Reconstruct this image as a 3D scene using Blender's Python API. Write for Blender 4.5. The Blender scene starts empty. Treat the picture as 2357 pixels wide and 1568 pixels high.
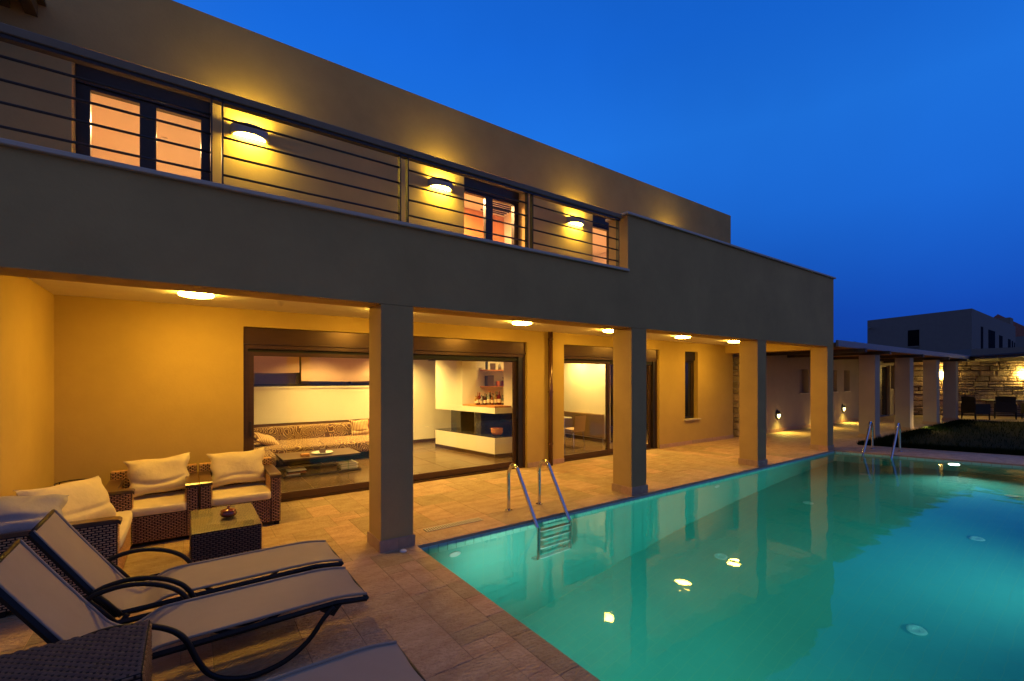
import bpy, math, random
from mathutils import Vector, Matrix
rnd = random.Random(7)
C = bpy.context.scene.collection
SC = bpy.context.scene
R = math.radians

# ------------------------------------------------------------------ camera
H = 1.75; YAW = math.atan2(1467.5, 1047.6)
cam = bpy.data.cameras.new('camera'); camo = bpy.data.objects.new('camera', cam); C.objects.link(camo)
camo.location = (0, 0, H); camo.rotation_euler = (math.pi/2, 0, YAW - math.pi/2)
cam.sensor_width = 36; cam.lens = 36*1047.6/2357; cam.shift_y = (869-784)/2357
cam.clip_start = 0.05; cam.clip_end = 800
SC.camera = camo
SC.view_settings.view_transform = 'Standard'; SC.view_settings.look = 'None'
SC.view_settings.gamma = 1; SC.view_settings.exposure = 0; SC.view_settings.use_curve_mapping = False
cy = SC.cycles
cy.use_denoising = True
cy.max_bounces = 9; cy.diffuse_bounces = 4; cy.glossy_bounces = 4; cy.transmission_bounces = 6; cy.transparent_max_bounces = 10
cy.volume_bounces = 0; cy.caustics_reflective = False; cy.caustics_refractive = False
cy.sample_clamp_indirect = 4; cy.sample_clamp_direct = 0; cy.blur_glossy = 0.5

# ------------------------------------------------------------------ dusk sky
W = bpy.data.worlds.new('World'); SC.world = W; W.use_nodes = True
nt = W.node_tree; N = nt.nodes; L = nt.links
bg = N['Background']
tc = N.new('ShaderNodeTexCoord'); sep = N.new('ShaderNodeSeparateXYZ'); L.new(tc.outputs['Generated'], sep.inputs[0])
rp = N.new('ShaderNodeValToRGB'); L.new(sep.outputs['Z'], rp.inputs[0])
el = rp.color_ramp.elements
el[0].position = 0.0; el[0].color = (.006, .050, .36, 1)
el[1].position = 1.0; el[1].color = (.004, .055, .36, 1)
for p, c in ((.11, (.007, .068, .47, 1)), (.3, (.012, .150, .72, 1)), (.44, (.014, .185, .82, 1)), (.58, (.009, .150, .76, 1))):
    e = el.new(p); e.color = c
dt = N.new('ShaderNodeVectorMath'); dt.operation = 'DOT_PRODUCT'; L.new(tc.outputs['Generated'], dt.inputs[0])
dt.inputs[1].default_value = (.78, .62, 0)
mr = N.new('ShaderNodeMapRange'); mr.interpolation_type = 'SMOOTHSTEP'; L.new(dt.outputs['Value'], mr.inputs[0])
mr.inputs[1].default_value = -.45; mr.inputs[2].default_value = .62; mr.inputs[3].default_value = 0; mr.inputs[4].default_value = 1
cl = N.new('ShaderNodeTexNoise'); cl.inputs['Scale'].default_value = 1.6; cl.inputs['Detail'].default_value = 4
L.new(tc.outputs['Generated'], cl.inputs[0])
mr2 = N.new('ShaderNodeMapRange'); L.new(cl.outputs[0], mr2.inputs[0])
mr2.inputs[1].default_value = .3; mr2.inputs[2].default_value = .7; mr2.inputs[3].default_value = .80; mr2.inputs[4].default_value = .98
mm = N.new('ShaderNodeMath'); mm.operation = 'MULTIPLY'; L.new(mr.outputs[0], mm.inputs[0]); L.new(mr2.outputs[0], mm.inputs[1])
mc = N.new('ShaderNodeMix'); mc.data_type = 'RGBA'; L.new(mr.outputs[0], mc.inputs['Factor'])
mc.inputs['A'].default_value = (.128, .156, .350, 1); L.new(rp.outputs[0], mc.inputs['B'])
L.new(mc.outputs['Result'], bg.inputs['Color']); L.new(mr2.outputs[0], bg.inputs['Strength'])

# ------------------------------------------------------------------ helpers
ORG = {}
class MB:
    def __init__(s): s.v = []; s.f = []
    def quad(s, *p):
        i = len(s.v); s.v += [tuple(q) for q in p]; s.f.append(tuple(range(i, i+len(p)))); return s
    def box(s, x0, x1, y0, y1, z0, z1, b=0):
        if x0 > x1: x0, x1 = x1, x0
        if y0 > y1: y0, y1 = y1, y0
        if z0 > z1: z0, z1 = z1, z0
        i = len(s.v)
        if not b:
            s.v += [(x, y, z) for z in (z0, z1) for y in (y0, y1) for x in (x0, x1)]
            s.f += [tuple(i+k for k in q) for q in ((0,2,3,1),(4,5,7,6),(0,1,5,4),(2,6,7,3),(0,4,6,2),(1,3,7,5))]
            return s
        X = (x0, x1); Y = (y0, y1); Z = (z0, z1); idx = {}
        for a in (0, 1):
            for c in (0, 1):
                for d in (0, 1):
                    sx = 1-2*a; sy = 1-2*c; sz = 1-2*d
                    idx[a,c,d] = len(s.v)
                    s.v += [(X[a], Y[c]+sy*b, Z[d]+sz*b), (X[a]+sx*b, Y[c], Z[d]+sz*b), (X[a]+sx*b, Y[c]+sy*b, Z[d])]
        g = lambda a, c, d, k: idx[a,c,d]+k
        for a in (0, 1):
            q = [g(a,0,0,0), g(a,0,1,0), g(a,1,1,0), g(a,1,0,0)]; s.f.append(tuple(q if a == 0 else q[::-1]))
            q = [g(0,a,0,1), g(1,a,0,1), g(1,a,1,1), g(0,a,1,1)]; s.f.append(tuple(q if a == 0 else q[::-1]))
            q = [g(0,0,a,2), g(0,1,a,2), g(1,1,a,2), g(1,0,a,2)]; s.f.append(tuple(q if a == 0 else q[::-1]))
        for a in (0, 1):
            for c in (0, 1):
                s.f.append((g(a,c,0,0), g(a,c,0,1), g(a,c,1,1), g(a,c,1,0)))
                s.f.append((g(a,0,c,0), g(a,0,c,2), g(a,1,c,2), g(a,1,c,0)))
                s.f.append((g(0,a,c,1), g(0,a,c,2), g(1,a,c,2), g(1,a,c,1)))
                for d in (0, 1): s.f.append((g(a,c,d,0), g(a,c,d,1), g(a,c,d,2)))
        return s
    def prism(s, pts, z0, z1):
        n = len(pts); i = len(s.v)
        s.v += [(x, y, z0) for x, y in pts] + [(x, y, z1) for x, y in pts]
        s.f.append(tuple(range(i+n-1, i-1, -1))); s.f.append(tuple(range(i+n, i+2*n)))
        for k in range(n): j = (k+1) % n; s.f.append((i+k, i+j, i+n+j, i+n+k))
        return s
    def xprism(s, pts, y0, y1):          # profile in x-z swept along y
        n = len(pts); i = len(s.v)
        s.v += [(x, y0, z) for x, z in pts] + [(x, y1, z) for x, z in pts]
        s.f.append(tuple(range(i, i+n))); s.f.append(tuple(range(i+2*n-1, i+n-1, -1)))
        for k in range(n): j = (k+1) % n; s.f.append((i+j, i+k, i+n+k, i+n+j))
        return s
    def tube(s, path, r, n=8, rz=None):
        P = [Vector(p) for p in path]; m = len(P); i = len(s.v)
        t0 = (P[1]-P[0]).normalized(); up = Vector((0, 0, 1)) if abs(t0.z) < .9 else Vector((0, 1, 0))
        nrm = (up - t0*up.dot(t0)).normalized()
        for k in range(m):
            t = (P[min(k+1, m-1)]-P[max(k-1, 0)]).normalized()
            nrm = (nrm - t*nrm.dot(t)).normalized(); bn = t.cross(nrm)
            rr = r[k] if isinstance(r, (list, tuple)) else r
            for a in range(n):
                w = 2*math.pi*a/n
                s.v.append(tuple(P[k] + nrm*math.cos(w)*(rz or rr) + bn*math.sin(w)*rr))
        for k in range(m-1):
            for a in range(n):
                b = (a+1) % n; s.f.append((i+k*n+a, i+k*n+b, i+(k+1)*n+b, i+(k+1)*n+a))
        s.f.append(tuple(i+a for a in range(n-1, -1, -1))); s.f.append(tuple(i+(m-1)*n+a for a in range(n)))
        return s
    def lathe(s, prof, c=(0, 0, 0), n=20):
        i = len(s.v); m = len(prof)
        for r, z in prof:
            for a in range(n):
                w = 2*math.pi*a/n; s.v.append((c[0]+r*math.cos(w), c[1]+r*math.sin(w), c[2]+z))
        for k in range(m-1):
            for a in range(n):
                b = (a+1) % n; s.f.append((i+k*n+a, i+k*n+b, i+(k+1)*n+b, i+(k+1)*n+a))
        s.f.append(tuple(i+a for a in range(n-1, -1, -1))); s.f.append(tuple(i+(m-1)*n+a for a in range(n)))
        return s
    def grid(s, fn, nu, nv):
        i = len(s.v)
        for a in range(nu+1):
            for b in range(nv+1): s.v.append(tuple(fn(a/nu, b/nv)))
        for a in range(nu):
            for b in range(nv):
                k = i+a*(nv+1)+b; s.f.append((k, k+nv+1, k+nv+2, k+1))
        return s
    def weave(s, o, u, v, n, w, h, cl=.03, ch=.013, amp=.004, off=0):
        # woven strands: every cell a raised rounded patch, offset from row to row
        o, u, v, n = (Vector(q) for q in (o, u, v, n))
        rows = max(1, round(h/ch)); ch = h/rows; cols = max(1, round(w/cl)); cl = w/cols
        pu = (0, .22, .5, .78, 1); hu = (0, .8, 1, .8, 0)
        for r in range(rows):
            sh = ((r+off) % 2)*.5
            for c in range(-1 if sh else 0, cols):
                a0 = (c+sh)*cl; a1 = a0+cl
                a0 = max(a0, 0)+.10*cl; a1 = min(a1, w)-.10*cl
                if a1-a0 < .1*cl: continue
                am = amp*rnd.uniform(.8, 1.15); i = len(s.v)
                for q in range(5):
                    for e, hv in ((.19, 0), (.5, 1), (.81, 0)):
                        s.v.append(tuple(o+u*(a0+(a1-a0)*pu[q])+v*((r+e)*ch)+n*(am*(hu[q]*.75+.25)*hv - (.002 if hv == 0 else 0))))
                for q in range(4):
                    for e in range(2):
                        k = i+q*3+e; s.f.append((k, k+3, k+4, k+1))
        return s
    def build(s, name, mat, parent=None, smooth=False, local=False, **pr):
        me = bpy.data.meshes.new(name)
        vs = s.v
        if parent is not None and not local:
            ox, oy, oz = ORG.get(parent.name, (0, 0, 0)); vs = [(x-ox, y-oy, z-oz) for x, y, z in vs]
        me.from_pydata(vs, [], s.f); me.update()
        if smooth: me.polygons.foreach_set('use_smooth', [True]*len(me.polygons))
        if mat: me.materials.append(mat)
        o = bpy.data.objects.new(name, me); C.objects.link(o)
        if parent is not None:
            o.parent = parent
            if not local: ORG[o.name] = ORG.get(parent.name, (0, 0, 0))
        for k, val in pr.items(): o[k] = val
        return o
def thing(name, label, cat, loc=(0, 0, 0), rot=0, group=None):
    o = bpy.data.objects.new(name, None); C.objects.link(o); o.location = loc; o.rotation_euler = (0, 0, rot)
    o.empty_display_size = .2
    o['label'] = label; o['category'] = cat
    if group: o['group'] = group
    ORG[o.name] = tuple(loc); return o
def tag(o, label, cat, group=None):
    o['label'] = label; o['category'] = cat
    if group: o['group'] = group
    return o
def dup(src, loc, rot, label, parent=None):
    r = src.copy(); C.objects.link(r)
    if parent is None: r.location = loc; r.rotation_euler = (0, 0, rot); r['label'] = label
    else: r.parent = parent
    for ch in src.children: dup(ch, None, None, None, r)
    return r
def smooth_path(pts, sub=6):
    P = [Vector(p) for p in pts]; out = []
    for i in range(len(P)-1):
        p0 = P[max(i-1, 0)]; p1 = P[i]; p2 = P[i+1]; p3 = P[min(i+2, len(P)-1)]
        for k in range(sub):
            t = k/sub
            out.append(.5*((2*p1)+(p2-p0)*t+(2*p0-5*p1+4*p2-p3)*t*t+(3*p1-p0-3*p2+p3)*t**3))
    out.append(P[-1]); return [tuple(q) for q in out]

# ------------------------------------------------------------------ materials
def mat(name, col, rough=.6, metal=0, var=0, vscale=4, bump=0, bscale=60, bdist=.01, emit=None, es=0, col2=None, spec=.5, stretch=None, sheen=0, rnd_obj=0, coat=0):
    m = bpy.data.materials.new(name); m.use_nodes = True; nt = m.node_tree; n = nt.nodes; l = nt.links
    p = n['Principled BSDF']
    p.inputs['Base Color'].default_value = (*col, 1); p.inputs['Roughness'].default_value = rough
    p.inputs['Metallic'].default_value = metal; p.inputs['Specular IOR Level'].default_value = spec
    if coat: p.inputs['Coat Weight'].default_value = coat; p.inputs['Coat Roughness'].default_value = .15
    if sheen: p.inputs['Sheen Weight'].default_value = sheen
    g = n.new('ShaderNodeNewGeometry'); mp = n.new('ShaderNodeMapping'); l.new(g.outputs['Position'], mp.inputs[0])
    if stretch: mp.inputs['Scale'].default_value = stretch
    if var or col2:
        t = n.new('ShaderNodeTexNoise'); t.inputs['Scale'].default_value = vscale; t.inputs['Detail'].default_value = 6; t.inputs['Roughness'].default_value = .65
        l.new(mp.outputs[0], t.inputs[0])
        r = n.new('ShaderNodeValToRGB'); l.new(t.outputs[0], r.inputs[0])
        a = tuple(c*(1-var) for c in col); b = col2 or tuple(min(1, c*(1+var)) for c in col)
        r.color_ramp.elements[0].position = .32; r.color_ramp.elements[0].color = (*a, 1)
        r.color_ramp.elements[1].position = .68; r.color_ramp.elements[1].color = (*b, 1)
        out = r.outputs[0]
        if rnd_obj:
            oi = n.new('ShaderNodeObjectInfo'); mr = n.new('ShaderNodeMapRange'); l.new(oi.outputs['Random'], mr.inputs[0])
            mr.inputs[3].default_value = 1-rnd_obj; mr.inputs[4].default_value = 1+rnd_obj
            hs = n.new('ShaderNodeHueSaturation'); l.new(out, hs.inputs['Color']); l.new(mr.outputs[0], hs.inputs['Value'])
            mh = n.new('ShaderNodeMapRange'); l.new(oi.outputs['Random'], mh.inputs[0]); mh.inputs[3].default_value = .51; mh.inputs[4].default_value = .488
            l.new(mh.outputs[0], hs.inputs['Hue']); out = hs.outputs[0]
        l.new(out, p.inputs['Base Color'])
    if bump:
        t = n.new('ShaderNodeTexNoise'); t.inputs['Scale'].default_value = bscale; t.inputs['Detail'].default_value = 5
        l.new(mp.outputs[0], t.inputs[0])
        b = n.new('ShaderNodeBump'); b.inputs['Strength'].default_value = bump; b.inputs['Distance'].default_value = bdist
        l.new(t.outputs[0], b.inputs['Height']); l.new(b.outputs[0], p.inputs['Normal'])
    if emit:
        p.inputs['Emission Color'].default_value = (*emit, 1); p.inputs['Emission Strength'].default_value = es
    return m
LAMP = (1, .57, .07); SCON = (1, .70, .085); ROOM = (1, .64, .16); ROOMUP = (1, .52, .20)
M = {}
M['paint'] = mat('plaster_paint', (.48, .335, .125), .85, var=.11, vscale=.9, bump=.25, bscale=35, bdist=.006, spec=.2)
M['porch'] = mat('lamplit_porch_plaster', (.50, .345, .105), .85, var=.07, vscale=1.1, bump=.25, bscale=35, bdist=.006, spec=.2)  # house paint made yellower here, lamp glow put into its colour
M['paint_wing'] = mat('plaster_wing', (.42, .35, .26), .85, var=.07, vscale=1.3, bump=.2, bscale=35, bdist=.006, spec=.2)
M['ceil'] = mat('white_ceiling_paint', (.84, .78, .66), .8, var=.03, bump=.1, spec=.2)
M['inpaint'] = mat('interior_cream_paint', (.78, .73, .62), .7, var=.02, bump=.08, spec=.2)
M['marble'] = mat('white_marble_coping', (.56, .49, .36), .45, var=.06, vscale=6)
M['deck'] = mat('sandstone_tile', (.42, .265, .14), .6, col2=(.59, .425, .245), vscale=3.6, bump=1, bscale=24, bdist=.03, rnd_obj=.17, stretch=(1, 2.2, 1), spec=.35)
M['grout'] = mat('grout', (.40, .30, .19), .9, var=.1)
M['skirt'] = mat('skirting_tile', (.38, .235, .15), .6, col2=(.48, .31, .2), vscale=14, bump=.2, bscale=50, rnd_obj=.1)
M['brownmetal'] = mat('bronze_anodised_aluminium', (.085, .045, .022), .32, .5, var=.1, vscale=3, stretch=(1, 1, 12))
M['blackmetal'] = mat('dark_brown_frame', (.014, .010, .008), .4)
M['black'] = mat('black_gap', (.008, .007, .006), .8)
M['rail'] = mat('railing_paint', (.035, .028, .022), .5, .1, var=.1)
M['railtop'] = mat('handrail_paint', (.22, .16, .09), .6, var=.1)
M['pipe'] = mat('brown_downpipe', (.10, .04, .022), .25, .3, coat=.4)
M['chrome'] = mat('stainless_steel', (.62, .62, .64), .12, 1)
M['wicker'] = mat('honey_wicker', (.50, .25, .10), .45, var=.3, vscale=30, col2=(.68, .38, .17))
M['wickerdk'] = mat('dark_wicker', (.15, .068, .030), .30, var=.3, vscale=30, col2=(.22, .115, .055))
M['olivewick'] = mat('olive_wicker', (.26, .20, .075), .4, var=.3, vscale=30)
M['silhouettewick'] = mat('silhouette_wicker', (.012, .010, .009), .6)  # dark wicker blackened, silhouette shade of the far furniture put into colour
M['wickercore'] = mat('shaded_wicker_core', (.014, .008, .005), .95)  # core blackened, shade in the gaps between strands put into colour
M['wood'] = mat('dark_armrest_wood', (.10, .052, .026), .3, var=.3, vscale=6, stretch=(1, 8, 8), coat=.3)
M['cushion'] = mat('cream_canvas', (.70, .57, .33), .9, var=.06, vscale=9, bump=.35, bscale=14, bdist=.02, sheen=.2)
M['shadedcushion'] = mat('shaded_grey_canvas', (.36, .325, .29), .9, var=.06, vscale=9, bump=.4, bscale=12, bdist=.02, sheen=.2)  # canvas darkened because this pillow lies in shade
M['sling'] = mat('taupe_sling', (.35, .28, .20), .75, var=.04, vscale=5, bump=.15, bscale=300, bdist=.002)
M['slinghem'] = mat('sling_hem', (.33, .26, .18), .7, var=.04)
M['tubeblk'] = mat('black_tube', (.014, .011, .009), .45, .0, spec=.25)
M['glasstop'] = mat('glass_table_top', (.30, .22, .10), .06, 0, var=.15, vscale=40, coat=1)
M['pot'] = mat('glazed_red_pot', (.20, .035, .015), .12, coat=1)
M['terracotta'] = mat('terracotta', (.55, .22, .08), .5, var=.1)
M['infloor'] = mat('indoor_brown_tile', (.105, .066, .038), .22, var=.2, vscale=2.5, rnd_obj=.08, spec=.5)
M['ingrout'] = mat('pale_grout', (.48, .36, .22), .8)
M['blind'] = mat('pink_roman_blind', (.80, .55, .42), .9, bump=.3, bscale=10, bdist=.02)
M['blackstone'] = mat('black_hearth_stone', (.03, .028, .024), .15, var=.4, vscale=5)
M['shelfwood'] = mat('orange_shelf_wood', (.50, .20, .06), .4, var=.2, vscale=5, stretch=(8, 1, 1))
M['orangewood'] = mat('orange_wardrobe_wood', (.60, .27, .09), .4, var=.15, vscale=4, stretch=(1, 1, .2))
M['radiator'] = mat('bronze_radiator', (.32, .21, .11), .4, .3)
M['tan'] = mat('tan_leather', (.40, .25, .13), .5, var=.05)
M['striped'] = None
M['white'] = mat('white_enamel', (.75, .74, .70), .4)
M['stone'] = mat('rubble_stone', (.34, .24, .15), .85, col2=(.50, .38, .25), vscale=7, bump=1, bscale=16, bdist=.05, rnd_obj=.22)
M['mortar'] = mat('dark_mortar', (.06, .038, .024), .95, var=.2)
M['timber'] = mat('reddish_pine', (.34, .155, .075), .65, var=.25, vscale=5, stretch=(1, 9, 9), bump=.2)
M['darktimber'] = mat('dark_timber', (.035, .022, .016), .6, var=.3)
M['fascia'] = mat('grey_metal_fascia', (.25, .24, .25), .5, .2)
M['doordk'] = mat('brown_louvre_door', (.16, .09, .045), .5, var=.2)
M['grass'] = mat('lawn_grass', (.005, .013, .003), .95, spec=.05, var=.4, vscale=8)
M['ground'] = mat('dry_ground', (.16, .125, .085), .95, var=.3, vscale=.6)
M['farwall'] = mat('far_render', (.16, .15, .13), .9, var=.05)
M['rooftile'] = mat('terracotta_roof', (.28, .09, .045), .8, var=.2)
M['pooltile'] = mat('pale_pool_tile', (.40, .74, .62), .25, var=.04, vscale=2, rnd_obj=.06)
M['mosaic'] = mat('pool_mosaic', (.17, .55, .47), .3, var=.05, vscale=1.2)
M['poolgrout'] = mat('pool_grout', (.26, .58, .46), .6)
M['plastic'] = mat('white_pool_plastic', (.80, .82, .78), .35)
M['ceillamp'] = mat('lit_ceiling_diffuser', (1, .9, .7), .5, emit=LAMP, es=145)
M['sconcelamp'] = mat('lit_sconce_glass', (1, .9, .7), .5, emit=SCON, es=160)
M['stonelamp'] = mat('lit_stone_sconce', (1, .9, .7), .5, emit=(1, .68, .16), es=180)
M['bulk'] = mat('lit_bulkhead_glass', (1, .95, .7), .5, emit=(1, .82, .30), es=7)
M['spotlamp'] = mat('lit_downlight', (1, .9, .7), .5, emit=(1, .75, .4), es=40)
M['poollamp'] = mat('lit_pool_lamp', (1, .9, .7), .5, emit=(1, .80, .38), es=9)
M['metalgrey'] = mat('grey_lamp_housing', (.30, .28, .26), .5, .3)
M['grate'] = mat('cream_drain_grate', (.62, .56, .42), .4)
M['dark_out'] = mat('night_window_glass', (.01, .012, .018), .1)
M['table_white'] = mat('pale_table_glass', (.55, .55, .5), .15)

def glass(name, tint=(1, 1, 1), ior=1.45, rough=0.0):
    m = bpy.data.materials.new(name); m.use_nodes = True; n = m.node_tree.nodes; l = m.node_tree.links
    n.remove(n['Principled BSDF']); tr = n.new('ShaderNodeBsdfTransparent'); tr.inputs[0].default_value = (*tint, 1)
    gl = n.new('ShaderNodeBsdfGlossy'); gl.inputs['Roughness'].default_value = rough
    lw = n.new('ShaderNodeLayerWeight'); lw.inputs[0].default_value = .5; pw = n.new('ShaderNodeMath'); pw.operation = 'POWER'; pw.inputs[1].default_value = 5
    fr = n.new('ShaderNodeMath'); fr.operation = 'MULTIPLY_ADD'; fr.inputs[1].default_value = .5; fr.inputs[2].default_value = .035; mx = n.new('ShaderNodeMixShader')
    l.new(lw.outputs['Facing'], pw.inputs[0]); l.new(pw.outputs[0], fr.inputs[0])
    l.new(fr.outputs[0], mx.inputs[0]); l.new(tr.outputs[0], mx.inputs[1]); l.new(gl.outputs[0], mx.inputs[2])
    l.new(mx.outputs[0], n['Material Output'].inputs[0]); return m
M['glass'] = glass('door_glass')
M['greenglass'] = glass('green_table_glass', (.80, .92, .84))
def liquid(name, c, rough=.08):
    m = mat(name, c, rough); p = m.node_tree.nodes['Principled BSDF']; p.inputs['Transmission Weight'].default_value = .5; return m
def rose_mat():
    m = bpy.data.materials.new('rose_pattern_fabric'); m.use_nodes = True; n = m.node_tree.nodes; l = m.node_tree.links; p = n['Principled BSDF']
    p.inputs['Roughness'].default_value = .85
    g = n.new('ShaderNodeNewGeometry'); mp = n.new('ShaderNodeMapping'); mp.inputs['Scale'].default_value = (1, .9, 1); l.new(g.outputs['Position'], mp.inputs[0])
    nz = n.new('ShaderNodeTexNoise'); nz.inputs['Scale'].default_value = 9; nz.inputs['Detail'].default_value = 1; l.new(mp.outputs[0], nz.inputs[0])
    ad = n.new('ShaderNodeVectorMath'); ad.operation = 'MULTIPLY_ADD'; ad.inputs[1].default_value = (.09, .09, .09)
    l.new(nz.outputs['Color'], ad.inputs[0]); l.new(mp.outputs[0], ad.inputs[2])
    v = n.new('ShaderNodeTexVoronoi'); v.inputs['Scale'].default_value = 4.6; l.new(ad.outputs[0], v.inputs['Vector'])
    s = n.new('ShaderNodeMath'); s.operation = 'MULTIPLY'; s.inputs[1].default_value = 48; l.new(v.outputs['Distance'], s.inputs[0])
    q = n.new('ShaderNodeMath'); q.operation = 'SINE'; l.new(s.outputs[0], q.inputs[0])
    r = n.new('ShaderNodeValToRGB'); l.new(q.outputs[0], r.inputs[0])
    r.color_ramp.elements[0].position = .42; r.color_ramp.elements[0].color = (.11, .045, .02, 1)
    r.color_ramp.elements[1].position = .55; r.color_ramp.elements[1].color = (.50, .34, .15, 1)
    l.new(r.outputs[0], p.inputs['Base Color']); return m
M['rose'] = rose_mat()
def stripe_mat():
    m = bpy.data.materials.new('striped_cushion'); m.use_nodes = True; n = m.node_tree.nodes; l = m.node_tree.links; p = n['Principled BSDF']
    p.inputs['Roughness'].default_value = .9
    tc = n.new('ShaderNodeTexCoord'); w = n.new('ShaderNodeTexWave'); w.inputs['Scale'].default_value = 9; w.inputs['Distortion'].default_value = 1
    l.new(tc.outputs['Object'], w.inputs[0]); r = n.new('ShaderNodeValToRGB'); l.new(w.outputs[0], r.inputs[0])
    r.color_ramp.elements[0].position = .35; r.color_ramp.elements[0].color = (.24, .11, .05, 1)
    r.color_ramp.elements[1].position = .6; r.color_ramp.elements[1].color = (.62, .46, .24, 1)
    l.new(r.outputs[0], p.inputs['Base Color']); return m
M['striped'] = stripe_mat()
def water_mat():
    m = bpy.data.materials.new('pool_water'); m.use_nodes = True; n = m.node_tree.nodes; l = m.node_tree.links; p = n['Principled BSDF']
    p.inputs['Base Color'].default_value = (1, 1, 1, 1); p.inputs['Roughness'].default_value = .025; p.inputs['IOR'].default_value = 1.333
    p.inputs['Transmission Weight'].default_value = 1
    g = n.new('ShaderNodeNewGeometry'); t = n.new('ShaderNodeTexNoise'); t.inputs['Scale'].default_value = 2.2; t.inputs['Detail'].default_value = 2
    l.new(g.outputs['Position'], t.inputs[0])
    t2 = n.new('ShaderNodeTexNoise'); t2.inputs['Scale'].default_value = 14; t2.inputs['Detail'].default_value = 2; l.new(g.outputs['Position'], t2.inputs[0])
    ma = n.new('ShaderNodeMath'); ma.operation = 'MULTIPLY_ADD'; ma.inputs[1].default_value = .04; l.new(t2.outputs[0], ma.inputs[0]); l.new(t.outputs[0], ma.inputs[2])
    b = n.new('ShaderNodeBump'); b.inputs['Strength'].default_value = 1; b.inputs['Distance'].default_value = .0045
    l.new(ma.outputs[0], b.inputs['Height']); l.new(b.outputs[0], p.inputs['Normal'])
    va = n.new('ShaderNodeVolumeAbsorption'); va.inputs['Color'].default_value = (.10, .86, .90, 1); va.inputs['Density'].default_value = .30
    l.new(va.outputs[0], n['Material Output'].inputs['Volume']); return m
M['water'] = water_mat()

def light(name, kind, loc, power, col, parent=None, size=.1, direction=None, spot=None, blend=.6):
    d = bpy.data.lights.new(name, kind); d.energy = power; d.color = col
    if kind == 'AREA': d.shape = 'DISK'; d.size = size
    else: d.shadow_soft_size = size
    if kind == 'SPOT': d.spot_size = R(spot); d.spot_blend = blend
    o = bpy.data.objects.new(name, d); C.objects.link(o)
    if parent is not None:
        o.parent = parent; ox = ORG[parent.name]; loc = tuple(a-b for a, b in zip(loc, ox))
    o.location = loc
    if direction: o.rotation_euler = Vector(direction).to_track_quat('-Z', 'Y').to_euler()
    return o

# ------------------------------------------------------------------ ground and paving
PE = lambda y: 12.69+(4.42-y)*.3236          # far edge of the pool
g = MB()
for a in ((-60, 1.5, -60, 80), (16.6, 160, -60, 80), (1.5, 16.6, -60, -2.2), (1.5, 16.6, 4.9, 80)):
    g.quad((a[0], a[2], -.09), (a[1], a[2], -.09), (a[1], a[3], -.09), (a[0], a[3], -.09))
g.build('ground', M['ground'], kind='structure')
base = MB().box(-6, 1.946, -2.2, 4.42, -.24, -.004).box(-6, 13.24, 4.42, 11.6, -.24, -.004).box(13.24, 34, 4.42, 6.94, -.24, -.004)
base.prism([(12.69, 4.42), (PE(-2.2), -2.2), (16.6, -2.2), (16.6, 4.42)], -.24, -.004)
base.prism([(16.6, 4.42), (25.2, 4.42), (27.2, -2.2), (36, -2.2), (36, 4.42)], -.24, -.0045)
patio = base.build('patio', M['grout'], kind='structure')
G = .165
def pack(x0, y0, nx, ny, ok):
    used = set(); out = []
    sizes = [(4,3),(3,4),(3,3),(3,2),(2,3),(2,2),(1,2),(2,1),(1,3),(4,2),(2,4)]
    wts = [9,9,6,4,4,3,1,1,1,5,5]
    free = {(i, j) for i in range(nx) for j in range(ny) if ok(x0+(i+.5)*G, y0+(j+.5)*G)}
    for j in range(ny):
        for i in range(nx):
            if (i, j) not in free or (i, j) in used: continue
            for _ in range(14):
                w, h = rnd.choices(sizes, wts)[0]
                cells = [(i+a, j+b) for a in range(w) for b in range(h)]
                if all(c in free and c not in used for c in cells): break
            else: w = h = 1; cells = [(i, j)]
            used.update(cells); out.append((x0+i*G, y0+j*G, x0+(i+w)*G, y0+(j+h)*G))
    return out
tiles = pack(1.781-28*G, 4.42-22*G, 28, 22, lambda x, y: True)
tiles += pack(1.781-28*G, 4.42, 98, 16, lambda x, y: True)
y = 4.42
while y > .9:
    h = rnd.choice((.3205, .3205, .3205, .48)); tiles.append((1.781, y-h, 1.946, y)); y -= h
def tile_mb(mb, x0, y0, x1, y1, top=0.0, j=.002, b=.0022, zb=-.02):
    x0 += j; y0 += j; x1 -= j; y1 -= j; i = len(mb.v); t = top+rnd.uniform(-.0012, .0012)
    for (e, z) in ((0, zb), (0, t-b), (b, t)):
        mb.v += [(x0+e, y0+e, z), (x1-e, y0+e, z), (x1-e, y1-e, z), (x0+e, y1-e, z)]
    for lv in (0, 4):
        for k in range(4): q = (k+1) % 4; mb.f.append((i+lv+k, i+lv+q, i+lv+4+q, i+lv+4+k))
    mb.f.append((i+8, i+9, i+10, i+11))
tiles = [t for t in tiles if t[2] > -2.9]
tiles.sort(key=lambda t: math.hypot((t[0]+t[2])/2, (t[1]+t[3])/2) if ((t[0]+t[2])/2 > -1.3) else 99)
for t in tiles[:290]:
    mb = MB(); tile_mb(mb, *t); mb.build('tile', M['deck'], patio)
rest = MB()
for t in tiles[290:]: tile_mb(rest, *t)
for t in pack(13.24, 4.44, 74, 15, lambda x, y: True): tile_mb(rest, *t)
def slab_strip(mb):
    ux, uy = .308, -.951; ox, oy = .951, .308
    for row, (s0, s1) in enumerate(((0, .32), (.32, .9), (.9, 1.5))):
        t = -.2*row
        while t < 6.6:
            ln = .62 if row else .5
            pts = [(12.69+ux*(t+a)+ox*b, 4.42+uy*(t+a)+oy*b) for a, b in ((.004, s0+.004), (ln-.004, s0+.004), (ln-.004, s1-.004), (.004, s1-.004))]
            mb.prism(pts[::-1], -.02, rnd.uniform(-.001, .001)); t += ln
slab_strip(rest)
rest.build('tile', M['deck'], patio, kind='stuff')

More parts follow.
